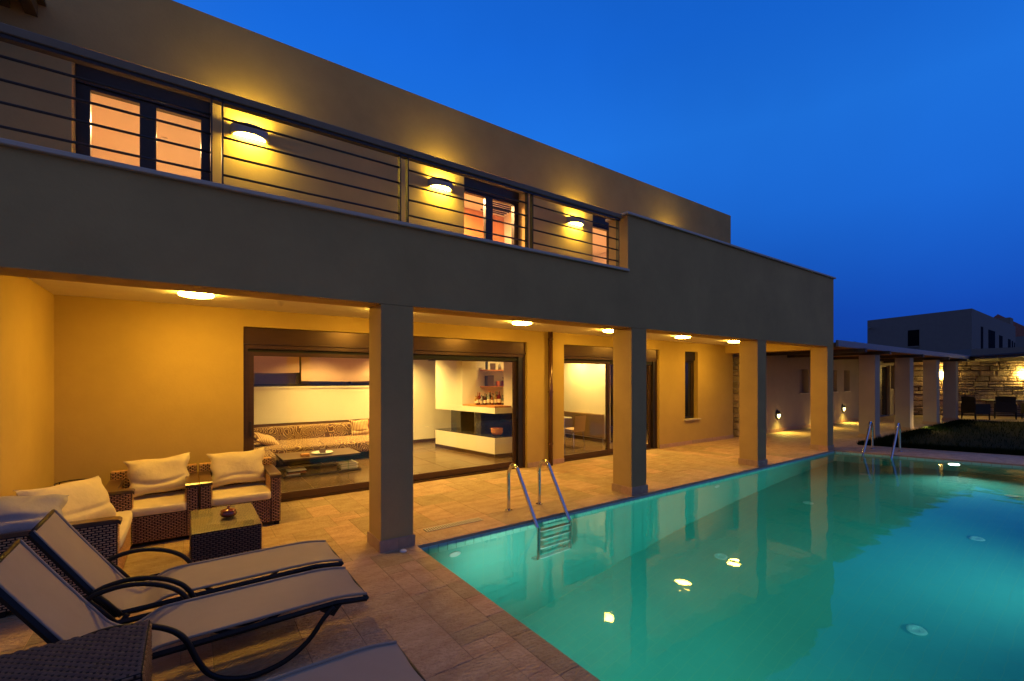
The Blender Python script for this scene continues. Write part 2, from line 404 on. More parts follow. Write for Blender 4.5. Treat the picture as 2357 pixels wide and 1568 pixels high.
# lawn
lawn = MB()
LP = [(14.16, 4.40), (25.2, 4.40), (28.2, .5), (30, -5), (17.8, -5)]
lawn.prism(LP, -.08, .03)
def in_lawn(x, y): return y < 4.42 and x > 14.16+(4.4-y)*.37 and x < 25.2+(4.4-y)*.77
for _ in range(26000):
    if rnd.random() < .45:
        y = rnd.uniform(-3, 4.42); x = 14.14+(4.4-y)*.37+abs(rnd.gauss(0, .25))
    elif rnd.random() < .5: x = rnd.uniform(14.2, 26); y = 4.42-abs(rnd.gauss(0, .25))
    else: x = rnd.uniform(14.2, 28); y = rnd.uniform(-3, 4.4)
    if not in_lawn(x, y): continue
    a = rnd.uniform(0, 6.28); hgt = rnd.uniform(.05, .12); w = .006
    lx, ly = rnd.gauss(0, .03), rnd.gauss(0, .03)
    lawn.quad((x-w*math.cos(a), y-w*math.sin(a), .02), (x+w*math.cos(a), y+w*math.sin(a), .02), (x+lx, y+ly, .02+hgt))
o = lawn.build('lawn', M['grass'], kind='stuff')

# ------------------------------------------------------------------ pool
WZ = -.06
fz = lambda x: -2.62+(x-2)*.125
YS = -1.6
pool = MB()
cor = [(1.94, 4.425), (PE(4.425)+.005, 4.425), (PE(YS)+.005, YS), (1.94, YS)]
for k in range(4):
    a = cor[k]; b = cor[(k+1) % 4]
    n = 12
    for q in range(n):
        p0 = [a[i]+(b[i]-a[i])*q/n for i in (0, 1)]; p1 = [a[i]+(b[i]-a[i])*(q+1)/n for i in (0, 1)]
        pool.quad((*p0, -.03), (*p1, -.03), (*p1, fz(p1[0])), (*p0, fz(p0[0])))
pool.quad(*[(x, y, fz(x)) for x, y in cor])
basin = pool.build('pool_basin', M['poolgrout'], kind='structure')
# floor and wall mosaic: stuff
mos = MB(); TS = .25; TH = .125
iy = 0; yy = YS
while yy < 4.4:
    xx = 1.95+(iy % 2)*-.125
    while xx < PE(yy):
        xa = max(xx, 1.95); xb = min(xx+TS, PE(yy+TH*.5)); j = .0035
        if xb-xa > .02:
            e = .0009
            mos.quad((xa+j, yy+j, fz(xa)+e), (xb-j, yy+j, fz(xb)+e), (xb-j, yy+TH-j, fz(xb)+e), (xa+j, yy+TH-j, fz(xa)+e))
        xx += TS
    yy += TH; iy += 1
xx = 1.95
while xx < 12.6:                        # long wall under the columns
    z = -.21
    while z > fz(xx)+.02:
        j = .003; zb = max(z-.2, fz(xx)); mos.quad((xx+j, 4.415, zb+j), (xx+.2-j, 4.415, zb+j), (xx+.2-j, 4.415, z-j), (xx+j, 4.415, z-j)); z -= .2
    xx += .2
t = 0.05
while t < 6:
    z = -.21
    while z > -1.3:
        p = lambda s: (12.69+.308*s-.008, 4.42-.951*s-.003); j = .003
        a = p(t+j); b = p(t+.2-j); zb = max(z-.2, fz(a[0]))
        if z-zb > .02: mos.quad((*a, zb+j), (*b, zb+j), (*b, z-j), (*a, z-j))
        z -= .2
    t += .2
mos.build('mosaic', M['mosaic'], basin, kind='stuff')
x = 1.96
while x < 12.6:
    MB().box(x+.003, x+.106, 4.404, 4.424, -.205, -.032).build('tile', M['pooltile'], basin); x += .1095
t = .03
while t < 4.6:
    a = (12.69+.308*t, 4.42-.951*t); b = (12.69+.308*(t+.14), 4.42-.951*(t+.14))
    MB().prism([(a[0]-.016, a[1]-.005), (b[0]-.016, b[1]-.005), (b[0]+.003, b[1]), (a[0]+.003, a[1])], -.205, -.032).build('tile', M['pooltile'], basin); t += .146
wat = MB().prism([(1.935, YS-.01), (PE(YS)+.01, YS-.01), (PE(4.43)+.01, 4.43), (1.935, 4.43)], -2.9, WZ)
wat.build('pool_water', M['water'], kind='structure')
# inlets
def inlet(loc, nrm, label, r=.085):
    o = MB().lathe([(r, 0), (r, .008), (r*.8, .016), (r*.42, .014), (r*.38, .006), (.001, .005)], n=24)
    q = Vector(nrm).to_track_quat('Z', 'Y').to_matrix()
    o.v = [tuple(q @ Vector(v) + Vector(loc)) for v in o.v]
    return tag(o.build('pool_inlet', M['plastic'], smooth=False), label, 'pool inlet', 'white pool inlets')
names = {0: 'near the shallow end', 1: 'in the middle', 2: 'at the deep end'}
for ix, x in enumerate((6.15, 8.98, 11.7)):
    for iy, y in enumerate((1.4, 3.52)):
        inlet((x, y, fz(x)+.009), (-.125, 0, 1), 'white disc on the pool floor, %s, in the row %s' % (('deep end', 'mid pool', 'far end')[ix], ('away from the columns', 'along the columns')[iy]))
inlet((2.38, 4.412, -.38), (0, -1, 0), 'white ring inlet on the pool wall just past the first column', .07)
inlet((7.56, 4.412, -.49), (0, -1, 0), 'white ring inlet on the brightly lit pool wall between the middle columns', .085)
def pool_lamp(loc, nrm, label, power, spot=150, emi=True):
    t = thing('pool_light', label, 'pool light', loc, 0, 'lights in the pool walls')
    q = Vector(nrm).to_track_quat('Z', 'Y').to_matrix()
    a = MB().lathe([(.13, 0), (.13, .012), (.105, .02), (.10, .01)], n=24); a.v = [tuple(q @ Vector(v)) for v in a.v]; a.build('rim', M['plastic'], t, local=True)
    a = MB().lathe([(.098, .004), (.08, .018), (.001, .024)], n=24); a.v = [tuple(q @ Vector(v)) for v in a.v]; a.build('lens', M['poollamp'], t, smooth=True, local=True)
    d = Vector(nrm).normalized()
    light('pool_lamp_beam', 'SPOT', tuple(Vector(loc)+d*.05), power, (.85, 1, .80), t, .08, tuple(nrm), spot, .9)
PW = 1.15
pool_lamp((13.325, 2.43, -.32), (-.951, -.308, 0), 'bright round lamp in the far pool wall below the lawn', 260*PW, 130)
pool_lamp((1.957, 1.0, -.6), (1, .05, -.12), 'round lamp in the near pool wall on the side away from the columns', 180*PW)
pool_lamp((1.957, 3.0, -.6), (1, .35, -.05), 'unseen lamp added in the near pool wall to brighten the tiles', 165*PW)  # second near wall lamp, added unseen to brighten the pool wall
pool_lamp((7.4, YS+.015, -.6), (.03, 1, .015), 'round lamp in the pool wall opposite the columns', 520*PW, 92)

# ladders
def ladder(loc, rot, path, label, rungs):
    t = thing('pool_ladder', label, 'pool ladder', loc, rot, 'stainless pool ladders')
    for x in (0, .52):
        MB().tube([(x, a, b) for a, b in smooth_pts(path)], .0235, 12).build('rail', M['chrome'], t, smooth=True, local=True)
        MB().lathe([(.05, 0), (.05, .006), (.028, .014)], (x, path[0][0], .001), 20).build('flange', M['chrome'], t, local=True)
    for yv, z in rungs:
        MB().box(.02, .50, yv-.035, yv+.035, z-.012, z+.012, .004).build('tread', M['white'], t, local=True)
def smooth_pts(p):
    return [(q[0], q[1]) for q in smooth_path([(a, b, 0) for a, b in p], 6)]
ladder((3.45, 4.41, 0), 0, [(.50, 0), (.50, .30), (.50, .48), (.45, .58), (.385, .61), (.31, .58), (.25, .49), (-.06, .0), (-.115, -.10), (-.125, -.25), (-.125, -.95), (-.09, -1.08), (-.01, -1.12)],
       'polished pool ladder with curved rails standing by the first column', [(-.12, -.2), (-.12, -.48), (-.12, -.76), (-.12, -1.03)])
ladder((12.87, 3.89, 0), R(-86), [(.80, 0), (.80, .3), (.78, .52), (.72, .63), (.64, .66), (.56, .61), (.50, .50), (.02, -.02), (-.08, -.15), (-.09, -.9)],
       'polished pool ladder with curved rails at the far end beside the lawn', [(-.09, -.25), (-.09, -.5)])

# ------------------------------------------------------------------ the house
hs = thing('house', 'two storey rendered villa with arcade of square columns along the pool', 'house', (5, 7, 0))
P = lambda mb, name, m, parent=hs, **k: mb.build(name, M[m], parent, **k)
# ground floor rear wall of the porch with door openings
w = MB()
for a, b in ((-1.19, .61), (5.36, 6.31), (9.45, 10.51), (11.09, 12.84)): w.box(a, b, 7, 7.3, 0, 2.43)
w.box(10.51, 11.09, 7, 7.3, 0, .63)
w.box(-1.19, 12.84, 7, 7.3, 2.43, 3.0)
w.box(12.54, 12.84, 7.3, 11.4, 0, 3.0)
P(w, 'wall', 'porch')
P(MB().box(-1.5, -1.19, 4.83, 11.7, 0, 3.0), 'side_wall', 'porch')
# front beam, parapet
P(MB().box(-5, 5.28, 4.46, 4.83, 2.49, 3.30).box(5.28, 12.78, 4.46, 4.83, 2.49, 4.14), 'front_beam', 'paint')
P(MB().box(-5, 5.278, 4.42, 4.86, 3.302, 3.34, .006), 'coping', 'marble')
P(MB().box(5.225, 12.83, 4.42, 4.86, 4.142, 4.18, .006), 'coping', 'marble')
P(MB().box(12.43, 12.78, 4.83, 7.0, 2.43, 4.14).box(12.784, 12.84, 7.0, 7.0+.0, 2.43, 2.5) if 0 else MB().box(12.43, 12.78, 4.832, 6.998, 2.43, 4.14), 'cross_beam', 'porch')
P(MB().box(-5, 12.428, 4.832, 6.998, 2.66, 3.02), 'porch_ceiling', 'ceil')
P(MB().box(-5, 12.428, 4.832, 6.998, 3.024, 3.05), 'terrace_floor', 'skirt')
for x0 in (-2.25, 1.576, 5.364, 9.10, 12.43):
    c = P(MB().box(x0, x0+.345, 4.462, 4.826, 0, 2.488, .004), 'column', 'paint')
    a, b = x0-.016, x0+.361
    for q in ((a, (a+b)/2), ((a+b)/2, b)):
        P(MB().box(q[0]+.001, q[1]-.001, 4.445, 4.461, .0, .115, .002), 'skirting_tile', 'skirt', c)
    for q in ((4.461, 4.65), (4.65, 4.84)):
        P(MB().box(x0-.016, x0-.001, q[0]+.001, q[1]-.001, .0, .115, .002), 'skirting_tile', 'skirt', c)
        P(MB().box(x0+.346, x0+.361, q[0]+.001, q[1]-.001, .0, .115, .002), 'skirting_tile', 'skirt', c)
for a, b in ((-1.17, .61), (5.36, 6.31), (9.45, 12.84)):
    n = max(1, round((b-a)/.33)); s = (b-a)/n
    for k in range(n): P(MB().box(a+k*s+.001, a+(k+1)*s-.001, 6.984, 6.999, .001, .095, .002), 'skirting_tile', 'skirt')
# upper storey
w = MB(); ops = ((-1.05, .253), (3.965, 5.31), (7.14, 8.45))
xs = [-5] + [v for o2 in ops for v in o2] + [12.73]
for k in range(0, len(xs), 2): w.box(xs[k], xs[k+1], 7, 7.34, 3.0, 5.48)
w.box(-5, 12.73, 7, 7.34, 5.48, 6.40)
w.box(12.43, 12.73, 7.34, 12, 3.0, 6.4)
P(w, 'upper_wall', 'paint')
P(MB().box(-5, 12.43, 7.34, 12, 6.05, 6.3), 'roof', 'fascia')
P(MB().box(-5, 12.43, 11.7, 12, 0, 6.05).box(-5, -4.7, 7.34, 11.7, 3, 6.05), 'rear_wall', 'paint')
# drain pipe
pp = P(MB().tube([(5.89, 6.93, .0), (5.89, 6.93, 2.659)], .048, 16), 'downpipe', 'pipe', smooth=True)
for z in (.42, 1.45, 2.5): P(MB().lathe([(.056, 0), (.056, .025)], (5.89, 6.93, z), 16).box(5.93, 5.965, 6.93, 6.998, z+.004, z+.02), 'bracket', 'pipe', pp)

# glazed doors
def sliding(x0, x1, stiles, handle):
    f = P(MB().box(x0+.002, x1-.002, 7.05, 7.17, 2.20, 2.428, .004).box(x0+.002, x1-.002, 7.035, 7.05, 2.20, 2.222).box(x0+.002, x0+.055, 7.06, 7.2, 0.0, 2.198).box(x1-.055, x1-.002, 7.06, 7.2, 0, 2.198)
          .box(x0+.055, x1-.055, 7.06, 7.2, 2.14, 2.198).box(x0+.055, x1-.055, 7.06, 7.2, 0, .022), 'sliding_door', 'brownmetal')
    P(MB().box(x0+.06, x1-.06, 7.10, 7.19, 2.06, 2.138), 'track', 'black', f)
    for i, (a, b, ym) in enumerate(stiles):
        s = MB().box(a, a+.075, ym-.02, ym+.02, .024, 2.10, .003).box(b-.075, b, ym-.02, ym+.02, .024, 2.10, .003).box(a+.075, b-.075, ym-.02, ym+.02, .024, .125, .003).box(a+.075, b-.075, ym-.02, ym+.02, 2.045, 2.10, .003)
        P(s, 'sash', 'brownmetal', f)
        P(MB().box(a+.075, b-.075, ym-.003, ym+.003, .125, 2.045), 'pane', 'glass', f)
    for hx in handle: P(MB().box(hx-.012, hx+.012, 7.065, 7.078, .95, 1.15, .003).box(hx-.008, hx+.008, 7.078, 7.1, .97, .99), 'handle', 'blackmetal', f)
sliding(.61, 5.36, ((.665, 2.98, 7.10), (2.92, 5.20, 7.155)), (.70, 5.16))
sliding(6.31, 9.45, ((6.24+.07, 7.77, 7.10), (7.72, 9.30, 7.155)), (7.72, 9.25))
P(MB().box(5.20, 5.305, 7.07, 7.19, .024, 2.14), 'stacked_stile', 'blackmetal')
P(MB().box(9.30, 9.395, 7.07, 7.19, .024, 2.14), 'stacked_stile', 'blackmetal')
# narrow window
f = P(MB().box(10.512, 10.56, 7.12, 7.2, .665, 2.2).box(11.04, 11.088, 7.12, 7.2, .665, 2.2).box(10.56, 11.04, 7.12, 7.2, .665, .72).box(10.56, 11.04, 7.12, 7.2, 2.14, 2.2).box(10.512, 11.088, 7.08, 7.22, 2.2, 2.428), 'window', 'blackmetal')
P(MB().box(10.56, 10.61, 7.13, 7.17, .72, 2.14).box(10.99, 11.04, 7.13, 7.17, .72, 2.14), 'sash', 'brownmetal', f)
P(MB().box(10.61, 10.99, 7.147, 7.153, .72, 2.14), 'pane', 'dark_out', f)
P(MB().box(10.46, 11.165, 6.95, 7.29, .632, .662, .004), 'sill', 'marble', f)
# upper doors
def updoor(x0, x1, mid):
    f = P(MB().box(x0+.002, x1-.002, 7.20, 7.3, 5.17, 5.478).box(x0+.002, x0+.125, 7.22, 7.31, 3.06, 5.17).box(x1-.105, x1-.002, 7.22, 7.31, 3.06, 5.17)
          .box(mid-.08, mid+.08, 7.225, 7.305, 3.06, 5.17).box(x0+.125, mid-.08, 7.225, 7.305, 3.06, 3.16).box(mid+.08, x1-.105, 7.225, 7.305, 3.06, 3.16)
          .box(x0+.125, mid-.08, 7.225, 7.305, 5.125, 5.17).box(mid+.08, x1-.105, 7.225, 7.305, 5.125, 5.17), 'balcony_door', 'blackmetal')
    P(MB().box(x0+.125, mid-.08, 7.262, 7.268, 3.16, 5.125), 'pane', 'glass', f); P(MB().box(mid+.08, x1-.105, 7.262, 7.268, 3.16, 5.125), 'pane', 'glass', f)
updoor(-1.05, .253, -.395); updoor(3.965, 5.31, 4.63); updoor(7.14, 8.45, 7.98)
# upstairs rooms
for i, (a, b) in enumerate(((-3, 2.2), (2.6, 6.2), (6.5, 10.5))):
    r = P(MB().quad((a, 7.345, 3.06), (b, 7.345, 3.06), (b, 11.5, 3.06), (a, 11.5, 3.06)).quad((a, 11.5, 3.06), (b, 11.5, 3.06), (b, 11.5, 5.6), (a, 11.5, 5.6))
          .quad((a, 7.345, 3.06), (a, 11.5, 3.06), (a, 11.5, 5.6), (a, 7.345, 5.6)).quad((b, 7.345, 3.06), (b, 11.5, 3.06), (b, 11.5, 5.6), (b, 7.345, 5.6))
          .quad((a, 7.345, 5.6), (b, 7.345, 5.6), (b, 11.5, 5.6), (a, 11.5, 5.6)), 'upper_room', 'inpaint')
P(MB().box(-2.5, -1.95, 8.1, 11.4, 3.07, 5.1), 'wardrobe', 'orangewood')
P(MB().box(4.95, 6.19, 9.0, 11.4, 3.07, 5.59), 'wardrobe', 'orangewood')
P(MB().box(6.6, 10.4, 10.3, 11.4, 3.07, 5.2), 'wardrobe', 'orangewood')
v = MB()
for k in range(10): v.box(5.45, 6.1, 7.95+k*.10, 7.975+k*.10, 5.575, 5.598)
P(v, 'ceiling_vent', 'darktimber', kind='stuff')
for lx, ly, e in ((-.3, 9.2, 62), (4.2, 8.3, 120), (8.2, 8.9, 62)):
    t = thing('downlight', 'small ceiling spotlight inside the upstairs room behind the %s balcony door' % {-.3: 'leftmost', 4.2: 'middle', 8.2: 'rightmost'}[lx], 'downlight', (lx, ly, 5.6), 0, 'ceiling spotlights upstairs')
    MB().lathe([(.045, -.001), (.045, -.02), (.03, -.022)], n=16).build('rim', M['white'], t, local=True)
    MB().lathe([(.028, -.012), (.001, -.02)], n=16).build('lens', M['spotlamp'], t, local=True)
    light('room_lamp', 'AREA', (lx, ly, 5.56), e*2.4, ROOMUP, t, .25, (0, 0, -1))
# railing
def panel(x0, x1):
    f = P(MB().box(x0-.006, x0+.006, 4.53, 4.59, 3.342, 4.088), 'railing', 'rail'); P(MB().box(x1-.006, x1+.006, 4.53, 4.59, 3.342, 4.088), 'post', 'rail', f)
    for z in (3.465, 3.63, 3.785, 3.945): P(MB().tube([(x0, 4.56, z), (x1, 4.56, z)], .0105, 8), 'rod', 'rail', f, smooth=True)
for a, b in ((-3.1, -1.5), (-1.42, .166), (.244, 1.81), (1.894, 3.482), (3.562, 5.171)): panel(a, b)
P(MB().box(-4.5, 5.22, 4.515, 4.605, 4.09, 4.155, .006), 'handrail', 'railtop')
P(MB().box(-4.5, 5.20, 4.53, 4.59, 4.062, 4.0885), 'handrail_shade_strip', 'blackmetal')  # black strip added for the shaded underside of the handrail
# rafters of a small canopy over the first balcony door
for a in (-1.415, -1.62, -1.83, -2.04):
    P(MB().box(a, a+.10, 5.5, 6.998, 5.65, 5.79), 'rafter', 'darktimber')
P(MB().box(-2.6, -1.25, 5.45, 6.998, 5.793, 5.83), 'canopy_board', 'darktimber')

# ------------------------------------------------------------------ interior, ground floor
r = MB().quad((-1.15, 11.38, 0), (12.5, 11.38, 0), (12.5, 11.38, 1.54), (-1.15, 11.38, 1.54)).quad((-1.15, 11.38, 2.4), (12.5, 11.38, 2.4), (12.5, 11.38, 2.7), (-1.15, 11.38, 2.7))
r.quad((-1.15, 11.38, 1.54), (.9, 11.38, 1.54), (.9, 11.38, 2.4), (-1.15, 11.38, 2.4)).quad((4.2, 11.38, 1.54), (12.5, 11.38, 1.54), (12.5, 11.38, 2.4), (4.2, 11.38, 2.4))
r.quad((-1.18, 7.3, 0), (-1.18, 11.38, 0), (-1.18, 11.38, 2.7), (-1.18, 7.3, 2.7)).box(9.11, 9.22, 8.38, 11.38, 0, 2.7)
P(r, 'inner_wall', 'inpaint')
P(MB().quad((-1.18, 7.3, 2.7), (12.5, 7.3, 2.7), (12.5, 11.38, 2.7), (-1.18, 11.38, 2.7)), 'inner_ceiling', 'inpaint')
fl = P(MB().quad((-1.18, 7.2, .0), (12.5, 7.2, .0), (12.5, 11.38, .0), (-1.18, 11.38, .0)), 'indoor_floor', 'ingrout')
TP = .612; gx = 1.628-5*TP; iy = 0
for j in range(7):
    for i in range(18):
        a = gx+i*TP; b0 = 7.21+j*TP; b1 = min(b0+TP, 11.37)
        if a > 9.6: continue
        mb = MB(); a0 = max(a, -1.17); tile_mb(mb, a0, b0, a+TP, b1, .006, .004, .001, .0005)
        if b1-b0 > .05 and a+TP > -1.1: mb.build('tile', M['infloor'], fl)
P(MB().box(4.0, 9.1, 11.365, 11.379, .007, .09).box(9.094, 9.109, 8.40, 11.36, .007, .09), 'inner_skirting', 'brownmetal')
P(MB().box(.9, 4.2, 11.36, 11.5, 1.50, 1.545), 'window_ledge', 'inpaint')
f = P(MB().box(.9, 4.2, 11.42, 11.48, 1.546, 1.60).box(.9, 4.2, 11.42, 11.48, 2.34, 2.4).box(2.06, 2.14, 11.42, 11.48, 1.6, 2.34).box(3.2, 3.28, 11.42, 11.48, 1.6, 2.34), 'rear_window', 'blackmetal')
P(MB().box(.9, 4.2, 11.447, 11.453, 1.6, 2.34), 'pane', 'glass', f)
def blind(x0, x1, z0, label):
    mb = MB()
    def fn(u, v):
        z = 2.42-(2.42-z0)*v
        fold = .02*max(0, math.sin(v*math.pi*3.0))*(v > .45)
        return (x0+(x1-x0)*u, 11.30-fold-.006*math.sin(u*9+v*3), z-.018*math.sin(u*3.14)*(v > .9))
    mb.grid(fn, 16, 18); mb.box(x0, x1, 11.285, 11.33, 2.42, 2.45)
    tag(mb.build('roman_blind', M['blind'], smooth=True), label, 'window blind', 'roman blinds over the sofa')
blind(.95, 2.09, 1.86, 'pink roman blind over the sofa, raised above dark glass, left of the folded one')
blind(2.13, 4.15, 1.67, 'wide pink roman blind hanging lower in folds right of the raised one')

# sofa
s = thing('sofa', 'long low sofa upholstered in brown rose pattern under the rear window', 'sofa', (2.6, 10.6, 0))
def soft(x0, x1, y0, y1, z0, z1, b=.05, bulge=.015):
    mb = MB(); n = 10
    cx, cy, cz = (x0+x1)/2, (y0+y1)/2, (z0+z1)/2; hx, hy, hz = (x1-x0)/2, (y1-y0)/2, (z1-z0)/2
    e = 6
    def fn(u, v):
        th = (v-.5)*math.pi; ph = u*2*math.pi
        def sp(a, p): return math.copysign(abs(a)**p, a)
        x = sp(math.cos(th), .28)*sp(math.cos(ph), .28); yv = sp(math.cos(th), .28)*sp(math.sin(ph), .28); z = sp(math.sin(th), .35)
        return (cx+hx*x, cy+hy*yv, cz+hz*z)
    mb.grid(fn, 40, 20); return mb
soft(.9, 4.05, 10.98, 11.3, .15, .675).build('backrest', M['rose'], s, smooth=True)
soft(.9, 4.0, 9.75, 11.0, .14, .40).build('seat', M['rose'], s, smooth=True)
soft(.2, 1.3, 8.9, 9.9, .14, .40).build('chaise', M['rose'], s, smooth=True)
MB().box(.3, 3.9, 9.85, 11.2, .02, .15).build('plinth', M['black'], s)
MB().box(.6, 4.0, 11.31, 11.36, .60, .72).build('back_board', M['wood'], s)
def pillow(name, w, h, th, m, loc, rot, label, cat='cushion', group=None, wr=.012, seed=1, n=26):
    mb = MB(); rr = random.Random(seed); ph = [rr.uniform(0, 6.28) for _ in range(8)]
    for sgn in (1, -1):
        def fn(u, v):
            a = 2*u-1; b = 2*v-1
            pin = 1-.10*(1-abs(a)**2)*abs(b)**3; pin2 = 1-.12*(1-abs(b)**2)*abs(a)**3
            x = a*w/2*pin2; z = b*h/2*pin
            t = th/2*((1-a**4)*(1-b**4))**.55
            edge = (1-a*a)*(1-b*b)
            t += wr*(math.sin(4*a+3*b+ph[0])*.6+math.sin(9*a*b+ph[1])*.4+math.sin(6*b-9*a+ph[2])*.22)*edge**.5*.6
            t -= wr*1.6*math.exp(-((b+.45+.35*a*a*math.cos(ph[3]))/.09)**2)*edge
            if edge < 1e-9: t = 0
            x += .01*math.sin(7*b+ph[4])*abs(a)**3; z += .006*math.sin(5*a+ph[5])*abs(b)**3
            return (x, sgn*t, z)
        k = len(mb.v); mb.grid(fn, n, n)
        if sgn == 1: pass
    mb.tube([(a*w/2*(1 if True else 1), 0, h/2*(1-.10*(1-a*a))+.006*math.sin(5*a+ph[5])) for a in [i/10-1 for i in range(21)]], .003, 5)
    o = mb.build(name, M[m], smooth=True); o.location = loc; o.rotation_euler = rot
    return tag(o, label, cat, group)
pillow('cushion', .46, .40, .16, 'striped', (3.32, 10.85, .56), (R(-14), 0, R(4)), 'square striped cushion standing upright on the right end of the sofa', seed=3)
pillow('cushion', .50, .42, .14, 'striped', (1.28, 10.3, .50), (R(-70), R(20), R(20)), 'striped cushion lying flat at the left end of the rose sofa', seed=5)
pillow('cushion', .42, .36, .14, 'rooftile', (3.66, 10.95, .55), (R(-12), 0, 0), 'rust coloured cushion tucked behind the upright striped one', seed=8)
# glass coffee table indoors
t = thing('coffee_table', 'low coffee table with glass sides and dark base in the living room', 'coffee table', (2.0, 9.0, .006))
MB().box(1.335, 2.663, 8.6, 9.4, .322, .337, .002).build('table_top', M['wood'], t)
MB().box(1.36, 2.64, 8.63, 9.37, .30, .319).build('top_panel', M['wood'], t)
for a in (1.337, 1.93, 2.43): MB().box(a, a+.012, 8.62, 9.38, .05, .299).build('glass_side', M['greenglass'], t)
MB().box(1.335, 2.663, 8.6, 9.4, .012, .048, .003).build('base', M['blackstone'], t)
pl = MB().lathe([(.02, 0), (.12, .004), (.19, .022), (.185, .026), (.11, .010), (.001, .008)], (2.05, 8.95, .338), 28)
tag(pl.build('plate', M['white'], smooth=True), 'oval white dish on top of the glass sided coffee table', 'plate')
tag(MB().box(2.0, 2.1, 8.9, 8.98, .352, .43, .006).build('candle_box', M['doordk']), 'small dark brown box standing in the white dish', 'box')
tag(MB().box(1.66, 1.80, 8.80, 8.90, .338, .375, .004).build('matchbox', M['orangewood']), 'small wooden box left of the white dish on the coffee table', 'box')
for k in range(6):
    z = .05+k*.021; dx = rnd.uniform(-.03, .03)
    tag(MB().box(2.30+dx, 2.60+dx, 8.66, 8.9, z, z+.017, .002).build('magazine', M['white' if k % 2 else 'table_white']), 'pale magazine in the right hand pile under the coffee table, number %s from the bottom' % ('one two three four five six'.split()[k]), 'magazine', 'magazines under the coffee table')
for k in range(4):
    z = .05+k*.021
    tag(MB().box(1.40+(k % 2)*.02, 1.62+(k % 2)*.1, 8.66, 8.88, z, z+.017, .002).build('magazine', M[('white', 'rooftile', 'rail', 'white')[k]]), '%s magazine in the left hand pile inside the coffee table' % ('white bottom', 'red', 'dark grey', 'white topmost')[k], 'magazine', 'magazines under the coffee table')

# fireplace
f = thing('fireplace', 'cream fireplace with open black hearth, hood and bottle shelf', 'fireplace', (6, 9, 0))
A_, B_, C_, D_ = (5.08, 10.42), (5.40, 8.20), (7.2, 8.12), (7.2, 10.42)
MB().prism([A_, B_, C_, D_], .0, .44).build('base', M['inpaint'], f)
MB().prism([A_, B_, C_, D_], .441, .46).build('hearth_slab', M['blackstone'], f)
MB().prism([(A_[0]-.012, A_[1]), (B_[0]-.012, B_[1]-.012), (C_[0], C_[1]-.012), (C_[0], C_[1]-.001), (B_[0]-.001, B_[1]-.001), (A_[0]-.001, A_[1])], .007, .09).build('skirting', M['brownmetal'], f)
MB().prism([A_, B_, C_, D_], .965, 1.09).build('hood_band', M['inpaint'], f)
MB().prism([A_, (5.24, 9.35), (7.2, 9.35), D_], 1.091, 2.69).build('chimney_breast', M['inpaint'], f)
MB().prism([(5.245, 9.34), (5.405, 8.215), (5.83, 8.195), (5.83, 8.52), (6.6, 8.52), (6.6, 9.34)], 1.0905, 1.125).build('wooden_shelf', M['shelfwood'], f)
MB().box(5.835, 7.2, 8.14, 8.50, 1.0905, 2.69).build('pier', M['inpaint'], f)
MB().box(5.40, 5.78, 9.70, 10.2, .461, .964).build('firebox', M['blackstone'], f)
MB().box(5.40, 7.1, 8.78, 9.05, .461, .964).build('firebox', M['blackstone'], f)
for z in (1.515, 1.905): MB().box(5.73, 6.6, 9.10, 9.348, z, z+.03).build('shelf', M['shelfwood'], f)
tag(MB().lathe([(.06, 0), (.12, .03), (.135, .09), (.13, .14), (.14, .16), (.12, .16), (.11, .13), (.001, .05)], (5.62, 8.45, .461), 26).build('bowl', M['terracotta'], smooth=True), 'round terracotta bowl on the black hearth slab', 'bowl')
tag(MB().box(5.32, 5.51, 11.2, 11.37, 2.2, 2.5, .01).build('speaker', M['blackmetal']), 'small black loudspeaker fixed high on the rear living room wall', 'speaker')
# bottles
BC = {'amber': (.35, .13, .02), 'clear': (.55, .55, .48), 'green': (.04, .12, .04), 'dark': (.02, .015, .012), 'red': (.28, .02, .012), 'brown': (.12, .045, .015), 'gold': (.5, .3, .06), 'blue': (.25, .35, .42)}
BM = {k: liquid('bottle_'+k, c) for k, c in BC.items()}
M['label'] = mat('paper_label', (.7, .62, .45), .8)
bseq = [('amber', .29, .03), ('gold', .20, .03), ('clear', .22, .03), ('red', .28, .04), ('brown', .26, .034), ('dark', .20, .055), ('clear', .31, .036), ('green', .24, .034), ('amber', .27, .034),
        ('dark', .31, .036), ('gold', .30, .03), ('clear', .25, .034), ('red', .32, .045), ('dark', .30, .034), ('blue', .22, .036), ('clear', .20, .034)]
ordn = 'first second third fourth fifth sixth seventh eighth ninth tenth eleventh twelfth thirteenth fourteenth fifteenth sixteenth'.split()
for k, (cn, h, r) in enumerate(bseq):
    uu = k/15; x = 5.30+uu*.60 + (0 if k % 2 else .02); y = 9.05-uu*.72 if uu < .5 else 8.66-(uu-.5)*.1
    x = 5.36+uu*.56; y = 8.84-.25*uu+(.16 if k % 2 else 0)
    t = thing('bottle', '%s %s glass bottle from the left on the wooden fireplace shelf' % (ordn[k], {'dark': 'black', 'blue': 'pale blue'}.get(cn, cn)), 'bottle', (x, y, 1.126), 0, 'bottles on the fireplace shelf')
    MB().lathe([(r, 0), (r, h*.55), (r*.85, h*.63), (r*.36, h*.75), (r*.33, h*.93)], n=14).build('bottle_body', BM[cn], t, smooth=True, local=True)
    MB().lathe([(r*.38, h*.93), (r*.38, h)], n=12).build('cap', M['blackmetal'] if k % 3 else M['shelfwood'], t, local=True)
    MB().lathe([(r*1.02, h*.16), (r*1.02, h*.42)], n=14).build('bottle_label', M['label'], t, local=True)
tag(MB().box(5.84, 6.02, 9.18, 9.24, 1.546, 1.80, .003).build('book', M['wood']), 'large dark brown book leaning on the lower wall shelf', 'book')
